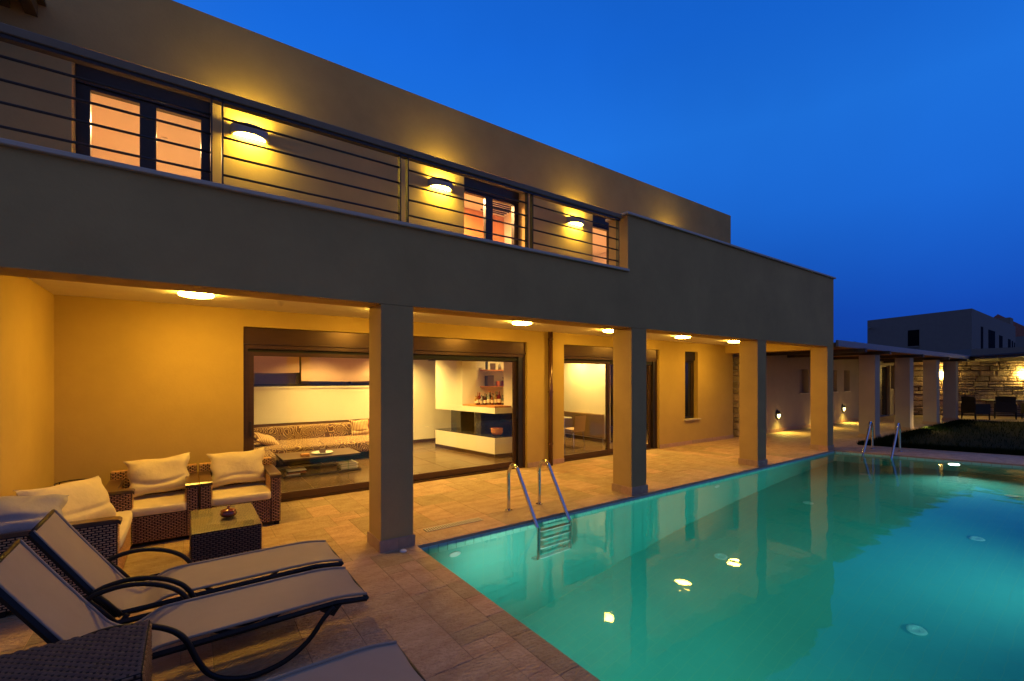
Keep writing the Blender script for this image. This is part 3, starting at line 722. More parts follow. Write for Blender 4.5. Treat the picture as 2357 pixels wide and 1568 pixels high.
tag(MB().box(5.80, 5.832, 9.16, 9.25, 1.546, 1.79, .003).build('book', M['rail']), 'slim grey book standing left of the large dark one', 'book')
tag(MB().box(6.12, 6.19, 9.18, 9.24, 1.546, 1.66, .003).build('orange_box', mat('orange_card', (.75, .20, .03), .5)), 'small bright orange box on the lower wall shelf', 'box')
t = thing('decanter', 'square decanter of red liquor with dark stopper on the lower wall shelf', 'decanter', (6.31, 9.20, 1.546))
MB().box(-.045, .045, -.04, .04, 0, .12, .008).build('decanter_body', BM['red'], t, local=True)
MB().lathe([(.045, .12), (.02, .16), (.02, .18)], n=14).build('neck', BM['clear'], t, local=True); MB().lathe([(.03, .18), (.03, .205)], n=14).build('stopper', M['pipe'], t, local=True)
tag(MB().box(5.93, 6.08, 9.20, 9.22, 1.936, 2.09, .003).build('photo_frame', M['wood']), 'brown framed picture with a small round white emblem on the upper wall shelf', 'picture frame')
tag(MB().lathe([(.038, 0), (.034, .1), (.03, .14)], (6.20, 9.20, 1.936), 16).build('tankard', M['metalgrey'], smooth=True), 'grey metal tankard on the upper wall shelf', 'tankard')
tag(MB().box(5.80, 5.86, 9.2, 9.23, 1.936, 2.15, .003).build('dark_flask', M['dark_out']), 'tall dark blue flask at the left of the upper wall shelf', 'flask')
# dining corner
t = thing('radiator', 'bronze panel radiator with horizontal louvres on the dining wall', 'radiator', (9.05, 9.2, 0))
MB().box(9.03, 9.09, 8.47, 10.2, .12, .76, .004).build('panel', M['radiator'], t)
for k in range(19): MB().box(9.006, 9.029, 8.48, 10.19, .15+k*.032, .165+k*.032).build('slat', M['radiator'], t)
MB().tube([(9.06, 8.50, .119), (9.06, 8.50, .01)], .012, 8).build('valve_pipe', M['chrome'], t)
def dchair(loc, rot, label):
    t = thing('dining_chair', label, 'chair', loc, rot, 'tan dining chairs')
    MB().grid(lambda u, v: (-.2+.4*u, .19+.05*v+.02*math.cos((u-.5)*3), .40+.40*v), 8, 6).build('backrest', M['tan'], t, smooth=True, local=True)
    MB().grid(lambda u, v: (-.2+.4*u, .215+.05*v+.02*math.cos((u-.5)*3), .40+.40*v), 8, 6).build('back_shell', M['tan'], t, smooth=True, local=True)
    MB().box(-.21, .21, -.22, .2, .43, .46, .01).build('seat', M['tan'], t, local=True)
    for sx in (-1, 1):
        for sy in (-1, 1): MB().tube([(sx*.17, sy*.17, .43), (sx*.21, sy*.21, .007)], .009, 8).build('leg', M['chrome'], t, local=True)
dchair((7.93, 8.46, 0), R(186), 'tan dining chair with chrome legs, back turned to the glass door')
dchair((7.75, 9.5, 0), R(0), 'tan dining chair on the far side of the dining table')
t = thing('dining_table', 'pale wooden dining table seen behind the glass door edge', 'table', (7.35, 8.9, 0))
MB().box(6.75, 7.86, 8.42, 9.4, .72, .75, .004).build('table_top', M['table_white'], t)
for a in (6.85, 7.72):
    for b in (8.55, 9.28): MB().tube([(a, b, .007), (a, b, .719)], .022, 10).build('leg', M['chrome'], t)
t = thing('wine_rack', 'tall orange wooden rack with red bottles behind the second glass door', 'rack', (9.75, 7.9, 0))
MB().box(9.3, 10.4, 8.2, 8.36, .007, 2.3).build('panel', M['orangewood'], t)
for z in (.5, .9, 1.2, 1.6): MB().tube([(9.62, 8.19, z), (9.62, 8.10, z)], .03, 10).build('bottle_neck', BM['red'], t)
for (x, y, pw, lab) in ((8.86, 8.43, 48, 'near the pool side of the dining wall'), (8.72, 9.39, 48, 'over the far half of the dining wall'), (2.4, 10.3, 66, 'above the rose sofa'), (4.3, 10.6, 95, 'by the rear wall beside the fireplace'),
                        (1.2, 8.6, 26, 'over the left end of the living room'), (4.3, 8.6, 85, 'in front of the fireplace'), (6.1, 8.86, 9, 'above the bottle shelf niche'), (7.2, 8.3, 26, 'over the dining table'), (9.9, 7.7, 14, 'over the wine rack')):
    t = thing('downlight', 'recessed indoor spotlight '+lab, 'downlight', (x, y, 2.7), 0, 'recessed spotlights indoors')
    MB().lathe([(.055, -.001), (.055, -.012), (.04, -.014)], n=16).build('rim', M['white'], t, local=True)
    MB().lathe([(.038, -.006), (.001, -.012)], n=16).build('lens', M['spotlamp'], t, local=True)
    light('spot_beam', 'SPOT', (x, y, 2.67), pw*7, ROOM, t, .04, (.12 if x > 8.5 and x < 9 else 0, 0, -1), 130, 1)

# ------------------------------------------------------------------ outdoor lamps
def ceil_lamp(x, label):
    t = thing('ceiling_lamp', label, 'ceiling lamp', (x, 5.9, 2.66), 0, 'round lamps on the porch ceiling')
    MB().lathe([(.165, -.001), (.165, -.014), (.155, -.016)], n=36).build('base_ring', M['metalgrey'], t, local=True)
    MB().lathe([(.152, -.0155), (.160, -.032), (.152, -.044), (.11, -.054), (.06, -.059), (.001, -.061)], n=36).build('diffuser', M['ceillamp'], t, smooth=True, local=True)
for x, lab in ((.08, 'above the wicker armchairs'), (2.24, 'behind the first column'), (4.41, 'in front of the fireplace door'), (6.52, 'touching the second column'), (8.78, 'between the second and third column'), (10.93, 'in front of the third column')):
    ceil_lamp(x, 'lit round lamp on the porch ceiling '+lab)
def sconce(x, label):
    t = thing('wall_sconce', label, 'wall lamp', (x, 6.998, 5.0), 0, 'half round lamps on the upper wall')
    ro, n = .225, 20
    arc = [(ro*math.cos(math.pi*k/n), -ro*math.sin(math.pi*k/n)*.85) for k in range(n+1)]
    mb = MB(); i = 0
    for r in (1, .86):
        for z in (-.06, .06): mb.v += [(a*r, b*r, z) for a, b in arc]
    m = n+1
    for k in range(n):
        mb.f += [(k, k+1, m+k+1, m+k), (2*m+k+1, 2*m+k, 3*m+k, 3*m+k+1), (k+1, k, 2*m+k, 2*m+k+1), (m+k, m+k+1, 3*m+k+1, 3*m+k)]
    mb.build('housing', M['metalgrey'], t, local=True)
    mb = MB(); arc2 = [(a*.84, b*.84) for a, b in arc]
    mb.v = [(a, b, -.045) for a, b in arc2]+[(a, b, .045) for a, b in arc2]
    mb.f = [tuple(range(m)), tuple(range(2*m-1, m-1, -1))]
    mb.build('lens', M['sconcelamp'], t, local=True)
for x, lab in ((.68, 'right of the first balcony door'), (3.49, 'left of the middle balcony door'), (6.60, 'left of the last balcony door'), (9.75, 'hidden behind the solid parapet')):
    sconce(x, 'half round up and down lamp on the upper wall '+lab)

# ------------------------------------------------------------------ wicker lounge furniture
def wpanel(t, name, o, u, v, n, w, h, m='wicker', cl=.044, ch=.018, amp=.008):
    return MB().weave(o, u, v, n, w, h, cl, ch, amp).build(name, M[m], t, smooth=True, local=True)
def armchair(loc, rot, wd, label, m='wicker', dp=.74):
    t = thing('wicker_armchair', label, 'armchair', loc, rot, 'wicker seats around the coffee table')
    h = wd/2; aw = .10
    core = MB()
    for sx in (-1, 1):
        x0, x1 = (sx*h, sx*(h-aw)); core.box(x0, x1, 0, dp-.08, .04, .575)
        core.box(x0*.98, x0*.98-sx*.05, .02, .07, 0, .04).box(x0*.98, x0*.98-sx*.05, dp-.12, dp-.07, 0, .04)
    core.box(-h+aw+.001, h-aw-.001, .01, dp-.08, .04, .31).box(-h, h, dp-.079, dp, .04, .69)
    core.build('frame', M['wickercore'], t, local=True)
    e = .004
    for sx in (-1, 1):
        xo = sx*(h+e)
        wpanel(t, 'side_panel', (xo, 0 if sx > 0 else dp, .045), (0, 1 if sx > 0 else -1, 0), (0, 0, 1), (sx, 0, 0), dp, .53, m)
        xi = sx*(h-aw-e)
        wpanel(t, 'inner_side_panel', (xi, dp-.08 if sx > 0 else 0, .31), (0, -1 if sx > 0 else 1, 0), (0, 0, 1), (-sx, 0, 0), dp-.08, .265, m)
        wpanel(t, 'arm_front', (sx*h if sx < 0 else h-aw, -e, .045), (1, 0, 0), (0, 0, 1), (0, -1, 0), aw, .53, m)
        mb = MB(); x0 = sx*(h+.006); x1 = sx*(h-aw-.012)
        prof = [(-.022, .560), (-.024, .590), (-.008, .604), (.04, .610), (.35, .612), (dp-.09, .612), (dp-.09, .582), (.0, .580)]
        i = len(mb.v)
        mb.v += [(x0, a, b) for a, b in prof]+[(x1, a, b) for a, b in prof]; q = len(prof)
        mb.f += [tuple(range(q)), tuple(range(2*q-1, q-1, -1))]+[(k, (k+1) % q, q+(k+1) % q, q+k) for k in range(q)]
        mb.build('armrest', M['wood'], t, local=True)
    wpanel(t, 'front_panel', (-h+aw, .01-e, .045), (1, 0, 0), (0, 0, 1), (0, -1, 0), wd-2*aw, .265, m)
    wpanel(t, 'back_front_panel', (-h, dp-.079-e, .32), (1, 0, 0), (0, 0, 1), (0, -1, 0), wd, .37, m)
    wpanel(t, 'back_top', (-h, dp-.083, .694), (1, 0, 0), (0, 1, 0), (0, 0, 1), wd, .083, m)
    wpanel(t, 'back_rear_panel', (h, dp+e, .045), (-1, 0, 0), (0, 0, 1), (0, 1, 0), wd, .645, m)
    return t
armchair((-.297, 6.03, 0), 0, .79, 'honey wicker armchair with cream cushions, left of the pair by the wall')
armchair((.512, 6.03, 0), 0, .79, 'honey wicker armchair with cream cushions, right of the pair beside the glass door')
c3 = armchair((-.46, 5.47, 0), R(90), 1.27, 'wide wicker armchair turned sideways against the left wall')
def seat_cushion(cx, y0, w, d, label, rot=0, loc=None):
    mb = MB()
    def sp(a, p): return math.copysign(abs(a)**p, a)
    def fn(u, v):
        th = (v-.5)*math.pi; ph = u*2*math.pi
        return (w/2*sp(math.cos(th), .18)*sp(math.cos(ph), .18), d/2*sp(math.cos(th), .18)*sp(math.sin(ph), .18), .05*sp(math.sin(th), .3)+.006*math.sin(ph*2)*math.cos(th))
    mb.grid(fn, 48, 16); o = mb.build('seat_cushion', M['cushion'], smooth=True)
    o.location = loc or (cx, y0+d/2, .366); o.rotation_euler = (0, 0, rot)
    return tag(o, label, 'seat cushion', 'cream seat cushions')
seat_cushion(-.29, 6.0, .60, .66, 'flat cream seat cushion of the left wall armchair')
seat_cushion(.512, 5.99, .61, .66, 'flat cream seat cushion of the armchair next to the glass door')
seat_cushion(0, 0, .68, 1.05, 'long cream seat cushion on the sideways armchair', 0, (-.78, 5.47, .366))
pillow('back_pillow', .60, .42, .20, 'cushion', (-.255, 6.50, .645), (R(-16), R(-3), R(3)), 'creased cream pillow on the left wall armchair with a slanted top', 'pillow', 'cream back pillows', .022, 11)
pillow('back_pillow', .62, .42, .22, 'cushion', (.508, 6.50, .645), (R(-15), R(-2), R(-3)), 'plump cream pillow on the armchair next to the glass door', 'pillow', 'cream back pillows', .014, 23)
pillow('back_pillow', .86, .44, .22, 'cushion', (-.83, 5.48, .63), (R(-24), R(4), R(62)), 'large cream pillow leaning on the sideways armchair', 'pillow', 'cream back pillows', .016, 31)
pillow('back_pillow', .58, .40, .20, 'shadedcushion', (-1.06, 5.02, .68), (R(-52), R(8), R(14)), 'greyish pillow, darkened as if in shade, slumped over the near arm of the sideways armchair', 'pillow', 'cream back pillows', .03, 47)
# pot stand ring
t = thing('plant_stand', 'empty black wire ring stand in the corner behind the armchairs', 'plant stand', (-.98, 6.75, 0))
ring = lambda r, z: [(r*math.cos(a*math.pi/12), r*math.sin(a*math.pi/12), z) for a in range(25)]
for r, z in ((.165, .615), (.165, .45)): MB().tube(ring(r, z), .006, 6).build('ring', M['tubeblk'], t, smooth=True, local=True)
for k in range(3):
    a = k*2.09+.5; MB().tube([(.165*math.cos(a), .165*math.sin(a), .615), (.18*math.cos(a), .18*math.sin(a), .001)], .006, 6).build('leg', M['tubeblk'], t, local=True)
# wicker coffee table
t = thing('wicker_coffee_table', 'dark wicker coffee table with woven glass covered top', 'coffee table', (.30, 5.2, 0))
x0, x1, y0, y1, zt = -.27, .26, -.42, .44, .405
MB().box(x0, x1, y0, y1, .02, zt-.008).build('frame', M['wickercore'], t, local=True)
wpanel(t, 'front_panel', (x0, y0-.004, .03), (1, 0, 0), (0, 0, 1), (0, -1, 0), x1-x0, zt-.045, 'wickerdk')
wpanel(t, 'rear_panel', (x1, y1+.004, .03), (-1, 0, 0), (0, 0, 1), (0, 1, 0), x1-x0, zt-.045, 'wickerdk')
wpanel(t, 'side_panel', (x1+.004, y0, .03), (0, 1, 0), (0, 0, 1), (1, 0, 0), y1-y0, zt-.045, 'wicker')
wpanel(t, 'side_panel', (x0-.004, y1, .03), (0, -1, 0), (0, 0, 1), (-1, 0, 0), y1-y0, zt-.045, 'wickerdk')
wpanel(t, 'woven_top', (x0, y0, zt-.007), (1, 0, 0), (0, 1, 0), (0, 0, 1), x1-x0, y1-y0, 'olivewick', .024, .014, .003)
MB().box(x0-.006, x1+.006, y0-.006, y1+.006, zt, zt+.006, .001).build('glass_top', M['glass'], t, local=True)
p = thing('lidded_pot', 'small glazed red brown pot with knobbed lid on the wicker coffee table', 'pot', (.325, 5.15, .412))
MB().lathe([(.035, 0), (.062, .012), (.072, .03), (.066, .05), (.058, .058)], n=24).build('pot_body', M['pot'], p, smooth=True, local=True)
MB().lathe([(.066, .056), (.064, .064), (.04, .074), (.014, .08), (.012, .09), (.018, .098), (.001, .104)], n=24).build('lid', M['pot'], p, smooth=True, local=True)
# foreground side table
t = thing('wicker_side_table', 'dark brown glossy wicker side table between the sun loungers', 'side table', (-.42, 2.64, 0))
x0, x1, y0, y1, zt = -.27, .27, -.25, .25, .55
MB().box(x0, x1, y0, y1, .02, zt-.006).build('frame', M['wickercore'], t, local=True)
wpanel(t, 'woven_top', (x0, y0, zt-.004), (1, 0, 0), (0, 1, 0), (0, 0, 1), x1-x0, y1-y0, 'wickerdk', .044, .0195, .007)
wpanel(t, 'side_panel', (x1+.003, y0, .03), (0, 1, 0), (0, 0, 1), (1, 0, 0), y1-y0, zt-.035, 'wickerdk', .044, .0195, .007)
wpanel(t, 'side_panel', (x0, y0-.003, .03), (1, 0, 0), (0, 0, 1), (0, -1, 0), x1-x0, zt-.035, 'wickerdk', .044, .0195, .007)
wpanel(t, 'side_panel', (x0-.003, y1, .03), (0, -1, 0), (0, 0, 1), (-1, 0, 0), y1-y0, zt-.035, 'wickerdk', .044, .0195, .007)
wpanel(t, 'side_panel', (x1, y1+.003, .03), (-1, 0, 0), (0, 0, 1), (0, 1, 0), x1-x0, zt-.035, 'wickerdk', .044, .0195, .007)

# ------------------------------------------------------------------ sun loungers (local: foot towards +x)
def lounger(loc, label):
    t = thing('sun_lounger', label, 'sun lounger', loc, 0, 'sun loungers by the pool')
    hw = .255
    prof = [(-.72, .865), (-.62, .705), (-.50, .52), (-.42, .40), (-.36, .315), (-.30, .272), (-.24, .262), (-.18, .285), (-.12, .315), (-.04, .325), (.3, .328), (.6, .330), (.80, .328), (.90, .318), (1.0, .300)]
    sp = smooth_path([(a, 0, b) for a, b in prof], 4); n = len(sp)
    mb = MB()
    def fn(u, v):
        k = u*(n-1); i = min(int(k), n-2); fr = k-i; a = Vector(sp[i]).lerp(Vector(sp[i+1]), fr)
        w = 2*v-1; sag = .014*(1-w*w)
        nar = 1-.05*math.exp(-((a.x+.25)/.09)**2)
        return (a.x, w*hw*nar, a.z-sag*(.5 if a.x < -.4 else 1))
    mb.grid(fn, (n-1)*2, 12); mb.build('sling', M['sling'], t, smooth=True, local=True)
    for s in (-1, 1):
        path = [(a[0], s*hw*(1-.05*math.exp(-((a[0]+.25)/.09)**2)), a[2]+.002) for a in sp]
        MB().tube(path, .010, 6).build('hem', M['slinghem'], t, smooth=True, local=True)
        ys = s*(hw+.014)
        # seat rail, back rail
        MB().tube([(-.36, ys, .285), (.80, ys, .302), (1.0, ys, .275)], .010, 4, .018).build('side_rail', M['tubeblk'], t, local=True)
        MB().tube([(-.73, ys, .855), (-.36, ys, .27)], .010, 4, .018).build('back_rail', M['tubeblk'], t, local=True)
        yo = s*(hw+.038)
        arm = smooth_path([(-.46, yo, .452), (-.40, yo, .478), (-.30, yo, .492), (-.19, yo, .478), (-.07, yo, .425), (.01, yo, .345), (.07, yo, .20), (.13, yo, .105), (.22, yo, .05), (.34, yo, .024), (.50, yo, .05), (.63, yo, .13), (.72, yo, .24), (.78, yo, .292)], 5)
        MB().tube(arm, .0155, 8).build('arm_leg', M['tubeblk'], t, smooth=True, local=True)
        MB().tube([(-.46, yo, .452), (-.40, yo, .38), (-.33, yo, .28)], .0155, 8).build('arm_bracket', M['tubeblk'], t, smooth=True, local=True)
        MB().tube(smooth_path([(-.30, yo, .28), (-.36, yo, .20), (-.45, yo, .10), (-.58, yo, .02), (-.66, yo, .016)], 4), .0155, 8).build('rear_leg', M['tubeblk'], t, smooth=True, local=True)
        MB().xprism([(.70, .285), (.83, .29), (.78, .23)], min(ys, ys+s*.02), max(ys, ys+s*.02)).build('gusset', M['tubeblk'], t, local=True)
        MB().lathe([(.007, 0), (.005, .004)], n=8)
    MB().tube([(-.725, -hw-.014, .86), (-.725, hw+.014, .86)], .012, 8).build('top_bar', M['tubeblk'], t, smooth=True, local=True)
    MB().tube([(1.0, -hw-.014, .277), (1.0, hw+.014, .277)], .012, 8).build('foot_bar', M['tubeblk'], t, smooth=True, local=True)
    MB().tube([(-.62, -hw-.038, .018), (-.62, hw+.038, .018)], .014, 8).build('floor_bar', M['tubeblk'], t, smooth=True, local=True)
    return t
l0 = lounger((0, 3.98, 0), 'taupe sling sun lounger with raised back nearest the wicker coffee table')
dup(l0, (-.02, 3.305, 0), 0, 'taupe sling sun lounger with raised back, middle one behind the dark side table')
dup(l0, (-.07, 2.14, 0), 0, 'taupe sling sun lounger showing only its foot end in front of the dark side table')

# small items on deck
t = thing('drain_grate', 'long slotted cream drain grate set in the paving beside the pool', 'drain grate', (2.58, 4.80, .0))
MB().box(-.375, .375, -.055, .055, .001, .0025).build('channel', M['black'], t, local=True)
mb = MB()
for k in range(-1, 2, 2): mb.box(-.375, .375, k*.05-.005, k*.05+.005, .003, .008)
mb.build('grate_frame', M['grate'], t, local=True)
for k in range(26): MB().box(-.365+k*.0288, -.349+k*.0288, -.044, .044, .003, .0078, .001).build('bar', M['grate'], t, local=True)
tag(MB().lathe([(.034, 0), (.034, .008), (.026, .016), (.001, .017)], (1.768, 4.36, .001), 20).build('plastic_disc', M['white']), 'small white plastic cap on the paving at the foot of the first column', 'cap')

# ------------------------------------------------------------------ garden wing
wg = thing('garden_wing', 'single storey rendered wing with small square windows beyond the arcade', 'building', (20, 7.5, 0))
w = MB(); WY = 6.95
def hole_wall(mb, x0, x1, holes, z1, t=.3):
    x = x0
    for a, b, za, zb in holes:
        mb.box(x, a, WY, WY+t, 0, z1); mb.box(a, b, WY, WY+t, zb, z1)
        if za > 0: mb.box(a, b, WY, WY+t, 0, za)
        x = b
    mb.box(x, x1, WY, WY+t, 0, z1)
hole_wall(w, 13.25, 27.6, [(17.07, 17.75, 1.21, 2.03), (19.62, 20.25, 1.21, 2.03), (20.93, 21.52, 1.21, 2.03), (24.95, 26.35, 0, 2.3), (26.5, 27.1, 1.21, 2.3)], 2.56)
w.build('wall', M['paint_wing'], wg)
for a, b in ((17.07, 17.75), (19.62, 20.25), (20.93, 21.52), (26.5, 27.1)):
    f = MB().box(a, b, WY+.2, WY+.24, 1.21, 2.03 if a < 26 else 2.3).build('window', M['paint_wing' if a < 26 else 'dark_out'], wg)
    MB().box(a-.04, b+.04, WY-.03, WY+.19, 1.18, 1.208, .003).build('sill', M['marble'], f)
f = MB().box(25.0, 25.05, WY+.1, WY+.16, 0, 2.3).box(26.3, 26.35, WY+.1, WY+.16, 0, 2.3).box(25.05, 26.3, WY+.1, WY+.16, 2.24, 2.3).build('door', M['doordk'], wg)
for k in range(28): MB().box(25.06, 25.66, WY+.11, WY+.14, .05+k*.078, .12+k*.078).build('slat', M['doordk'], f)
MB().box(25.68, 26.29, WY+.12, WY+.14, .02, 2.23).build('door_panel', M['dark_out'], f)
for k in range(34):
    x = 13.26+k*.345
    if x > 24.9: break
    MB().box(x+.001, x+.343, WY-.016, WY-.001, .001, .11, .002).build('skirting_tile', M['skirt'], wg)
MB().box(13.25, 27.6, 7.26, 12, 2.3, 2.56).box(13.26, 13.5, 7.26, 12, 0, 2.3).build('roof', M['fascia'], wg)
# stone cladding of the wing end
def stones(mb_parent, origin, ux, uy, nx, ny, length, height, hmin=.10, hmax=.22, name='stone', seed=5, wmin=.22, wmax=.6):
    r2 = random.Random(seed); z = 0; cnt = 0
    while z < height-.03:
        h = r2.uniform(hmin, hmax); h = min(h, height-z); s = -r2.uniform(0, .3)
        while s < length:
            wd = r2.uniform(wmin, wmax); a = max(s, 0); b = min(s+wd, length); s += wd
            if b-a < .05: continue
            parts = [(z, h)] if (h < .17 or r2.random() < .6) else [(z, h*.45), (z+h*.45, h*.55)]
            for zz, hh in parts:
                j = .013; d = r2.uniform(.02, .07); mb = MB()
                def pt(u, v, dd): return (origin[0]+ux*u+nx*dd, origin[1]+uy*u+ny*dd, origin[2]+v)
                c = [(a+j, zz+j), (b-j, zz+j), (b-j, zz+hh-j), (a+j, zz+hh-j)]
                c = [(p+r2.uniform(-.01, .01), q+r2.uniform(-.008, .008)) for p, q in c]
                m = (sum(p for p, q in c)/4, sum(q for p, q in c)/4)
                mb.v = [pt(p, q, 0) for p, q in c]+[pt(p+(m[0]-p)*.04, q+(m[1]-q)*.1, d*.7) for p, q in c]+[pt(p+(m[0]-p)*.3, q+(m[1]-q)*.4, d*r2.uniform(.8, 1.2)) for p, q in c]
                mb.f = [(k, (k+1) % 4, 4+(k+1) % 4, 4+k) for k in range(4)]+[(4+k, 4+(k+1) % 4, 8+(k+1) % 4, 8+k) for k in range(4)]+[(8, 9, 10, 11)]
                mb.build(name, M['stone'], mb_parent); cnt += 1
        z += h
    return cnt
stones(wg, (13.245, 8.6, 0), 0, -1, -1, 0, 1.6, 2.5, .14, .26, seed=9, wmin=.3, wmax=.6)
sw = thing('stone_wall', 'rubble stone wall lit by two wall lamps behind the far terrace', 'wall', (30, 4.5, 0))
d0 = (.740, -.672); l_ = math.hypot(*d0); ux, uy = d0[0]/l_, d0[1]/l_; nx, ny = uy, -ux
nx, ny = -abs(nx) if nx > 0 else nx, ny
o0 = (27.1, 6.78)
if nx*o0[0]+ny*o0[1] > 0: nx, ny = -nx, -ny
q = MB(); q.prism([(o0[0], o0[1]), (o0[0]+ux*9, o0[1]+uy*9), (o0[0]+ux*9-nx*.4, o0[1]+uy*9-ny*.4), (o0[0]-nx*.4, o0[1]-ny*.4)], 0, 2.75)
q.build('mortar_bed', M['mortar'], sw)
stones(sw, (o0[0], o0[1], .02), ux, uy, nx, ny, 7.6, 2.6, .15, .30, seed=21, wmin=.32, wmax=.85)
for s_, lab in ((1.75, 'seen between the last two garden pillars'), (5.07, 'at the edge of the view above the patio chairs')):
    x, y = o0[0]+ux*s_+nx*.06, o0[1]+uy*s_+ny*.06
    t = thing('stone_wall_lamp', 'bright lamp on the stone wall '+lab, 'wall lamp', (x, y, 1.88), math.atan2(uy, ux), 'lamps on the stone wall')
    MB().box(-.17, .17, -.14, 0, -.012, .012, .003).build('bracket', M['metalgrey'], t, local=True)
    for z0, z1 in ((.013, .12), (-.12, -.013)): MB().box(-.14, .14, -.12, -.02, z0, z1, .02).build('lamp_glass', M['stonelamp'], t, local=True)

def bulkhead(x, label):
    t = thing('bulkhead_lamp', label, 'wall lamp', (x, 6.948, .555), 0, 'oval lamps low on the garden wing wall')
    mb = MB()
    def dome(u, v, rx, rz, d):
        a = u*2*math.pi; r = v
        return (rx*r*math.cos(a), -d*math.sqrt(max(0, 1-r*r*.98)), rz*r*math.sin(a))
    MB().grid(lambda u, v: dome(u, 1-v, .135, .165, .05), 28, 6).build('housing', M['blackmetal'], t, smooth=True, local=True)
    mb.grid(lambda u, v: (.095*v*math.cos(math.pi+u*math.pi), -.052-.03*math.sqrt(max(0, 1-v*v)), .02+.135*v*math.sin(math.pi+u*math.pi)), 20, 6)
    mb.build('lamp_glass', M['bulk'], t, smooth=True, local=True)
    MB().grid(lambda u, v: (-.12+.24*u, -.06-.05*math.sin(math.pi*u)*(1-v), .02+.11*math.sin(math.pi*u)*v+.015), 16, 5).build('hood', M['blackmetal'], t, smooth=True, local=True)
    light('bulkhead_beam', 'SPOT', (x, 6.83, .50), 75, (1, .74, .13), t, .05, (0, -.7, -1), 150, 1)
for x, lab in ((15.42, 'nearest the arcade'), (18.1, 'half hidden by the last arcade column'), (20.78, 'nearest the garden pillars')):
    bulkhead(x, 'lit oval lamp low on the garden wing wall '+lab)

# garden pillars and pergola
pil = None
for k, (x, lab) in enumerate(((15.98, 'closest to the pool, beside the far ladder'), (19.22, 'with one edge lit pink, second from the pool'), (22.45, 'third from the pool'), (25.3, 'farthest from the pool, beside the patio chairs'))):
    t = thing('pergola_pillar', 'square rendered pergola pillar '+lab, 'pillar', (x+.2, 4.75, 0), 0, 'pergola pillars along the lawn')
    MB().box(x, x+.39, 4.55, 4.94, 0, 2.40, .004).build('shaft', M['paint_wing'], t)
    MB().box(x-.014, x+.404, 4.536, 4.954, .001, .11, .002).build('skirting', M['skirt'], t)
pg = thing('pergola', 'timber pergola roof running from the house over the garden walkway', 'pergola', (20, 5.6, 0))
MB().box(12.79, 27.3, 4.36, 4.42, 2.50, 2.655, .004).build('fascia', M['fascia'], pg)
for x in (14.2, 16.1, 19.35, 22.6, 25.45): MB().box(x, x+.14, 4.25, 6.94, 2.405, 2.499).build('beam', M['darktimber'], pg)
for k in range(18):
    y = 4.44+k*.14; MB().box(12.79, 27.3, y, y+.132, 2.54, 2.565).build('board', M['timber'], pg)
for k in range(66):
    x = 12.85+k*.22; MB().box(x, x+.055, 4.43, 6.94, 2.50, 2.538).build('rafter', M['timber'], pg)
MB().box(12.79, 27.3, 4.425, 6.94, 2.58, 2.60).build('roof_sheet', M['fascia'], pg)
pg2 = thing('terrace_canopy', 'dark flat canopy edge over the far terrace in front of the stone wall', 'canopy', (25, 3.5, 0))
MB().prism([(26.6, 4.3), (23.6, 1.95), (23.7, 1.82), (26.7, 4.17)], 2.50, 2.66).build('fascia', M['darktimber'], pg2)
MB().prism([(26.6, 4.38), (23.72, 2.15), (31.5, -3.5), (34.5, 1.2), (27.4, 6.9)], 2.60, 2.64).build('roof_sheet', M['darktimber'], pg2)
for k in range(9):
    a = k*.9; MB().prism([(26.6+a*.74-.04, 4.2-a*.67), (26.6+a*.74+.04, 4.2-a*.67), (28.4+a*.74+.04, 5.7-a*.67), (28.4+a*.74-.04, 5.7-a*.67)], 2.45, 2.598).build('rafter', M['darktimber'], pg2)
# garden uplight among grass
t = thing('garden_spotlight', 'small ground spotlight lighting the grass by the second pergola pillar', 'garden light', (19.62, 4.36, .03))
MB().lathe([(.05, 0), (.05, .03), (.035, .035)], n=14).build('housing', M['blackmetal'], t, local=True)
tf = MB()  # brighter blades put in so this patch of lawn looks lit
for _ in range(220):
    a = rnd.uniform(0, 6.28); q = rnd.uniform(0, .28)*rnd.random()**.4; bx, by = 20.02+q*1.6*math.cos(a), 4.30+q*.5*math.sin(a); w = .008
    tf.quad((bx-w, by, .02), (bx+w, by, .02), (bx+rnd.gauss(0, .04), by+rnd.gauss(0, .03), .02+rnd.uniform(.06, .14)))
tag(tf.build('lit_grass_tuft', mat('lit_lawn_grass', (.10, .17, .025), .7)), 'tuft of grass coloured brighter to look lit at the lawn edge', 'grass tuft')
light('spot_beam', 'POINT', (19.90, 4.25, .24), 14, (1, .66, .22), t, .03)

# patio furniture at the far end
def patio_chair(loc, rot, label):
    t = thing('patio_chair', label, 'chair', loc, rot, 'dark wicker chairs on the far terrace')
    MB().grid(lambda u, v: (-.27+.54*u+(.03*(2*u-1)*v), .22+.10*v+.03*math.cos((u-.5)*3), .42+.52*v+.02*math.sin(u*3.14)), 10, 8).build('backrest', M['silhouettewick'], t, smooth=True, local=True)
    MB().box(-.29, .29, .26, .30, .30, .90).build('back_shell', M['silhouettewick'], t, local=True)
    MB().box(-.28, .28, -.27, .26, .28, .42, .01).build('seat', M['silhouettewick'], t, local=True)
    for s in (-1, 1):
        MB().box(s*.28, s*.33, -.29, .30, .24, .66, .01).build('arm', M['silhouettewick'], t, local=True)
        for yv in (-.26, .27): MB().tube([(s*.30, yv, .30), (s*.305, yv*1.03, 0)], [.028, .02], 8).build('leg', M['silhouettewick'], t, local=True)
    return t
pc = patio_chair((26.85, 4.23, 0), R(52), 'dark wicker patio chair standing alone near the last pergola pillar')
dup(pc, (28.2, 3.55, 0), R(98), 'dark wicker patio chair in front of the table, back towards the pool')
dup(pc, (28.9, 2.75, 0), R(130), 'dark wicker patio chair at the right end of the far table')
o = MB(); cx, cy = 30.1, 3.75
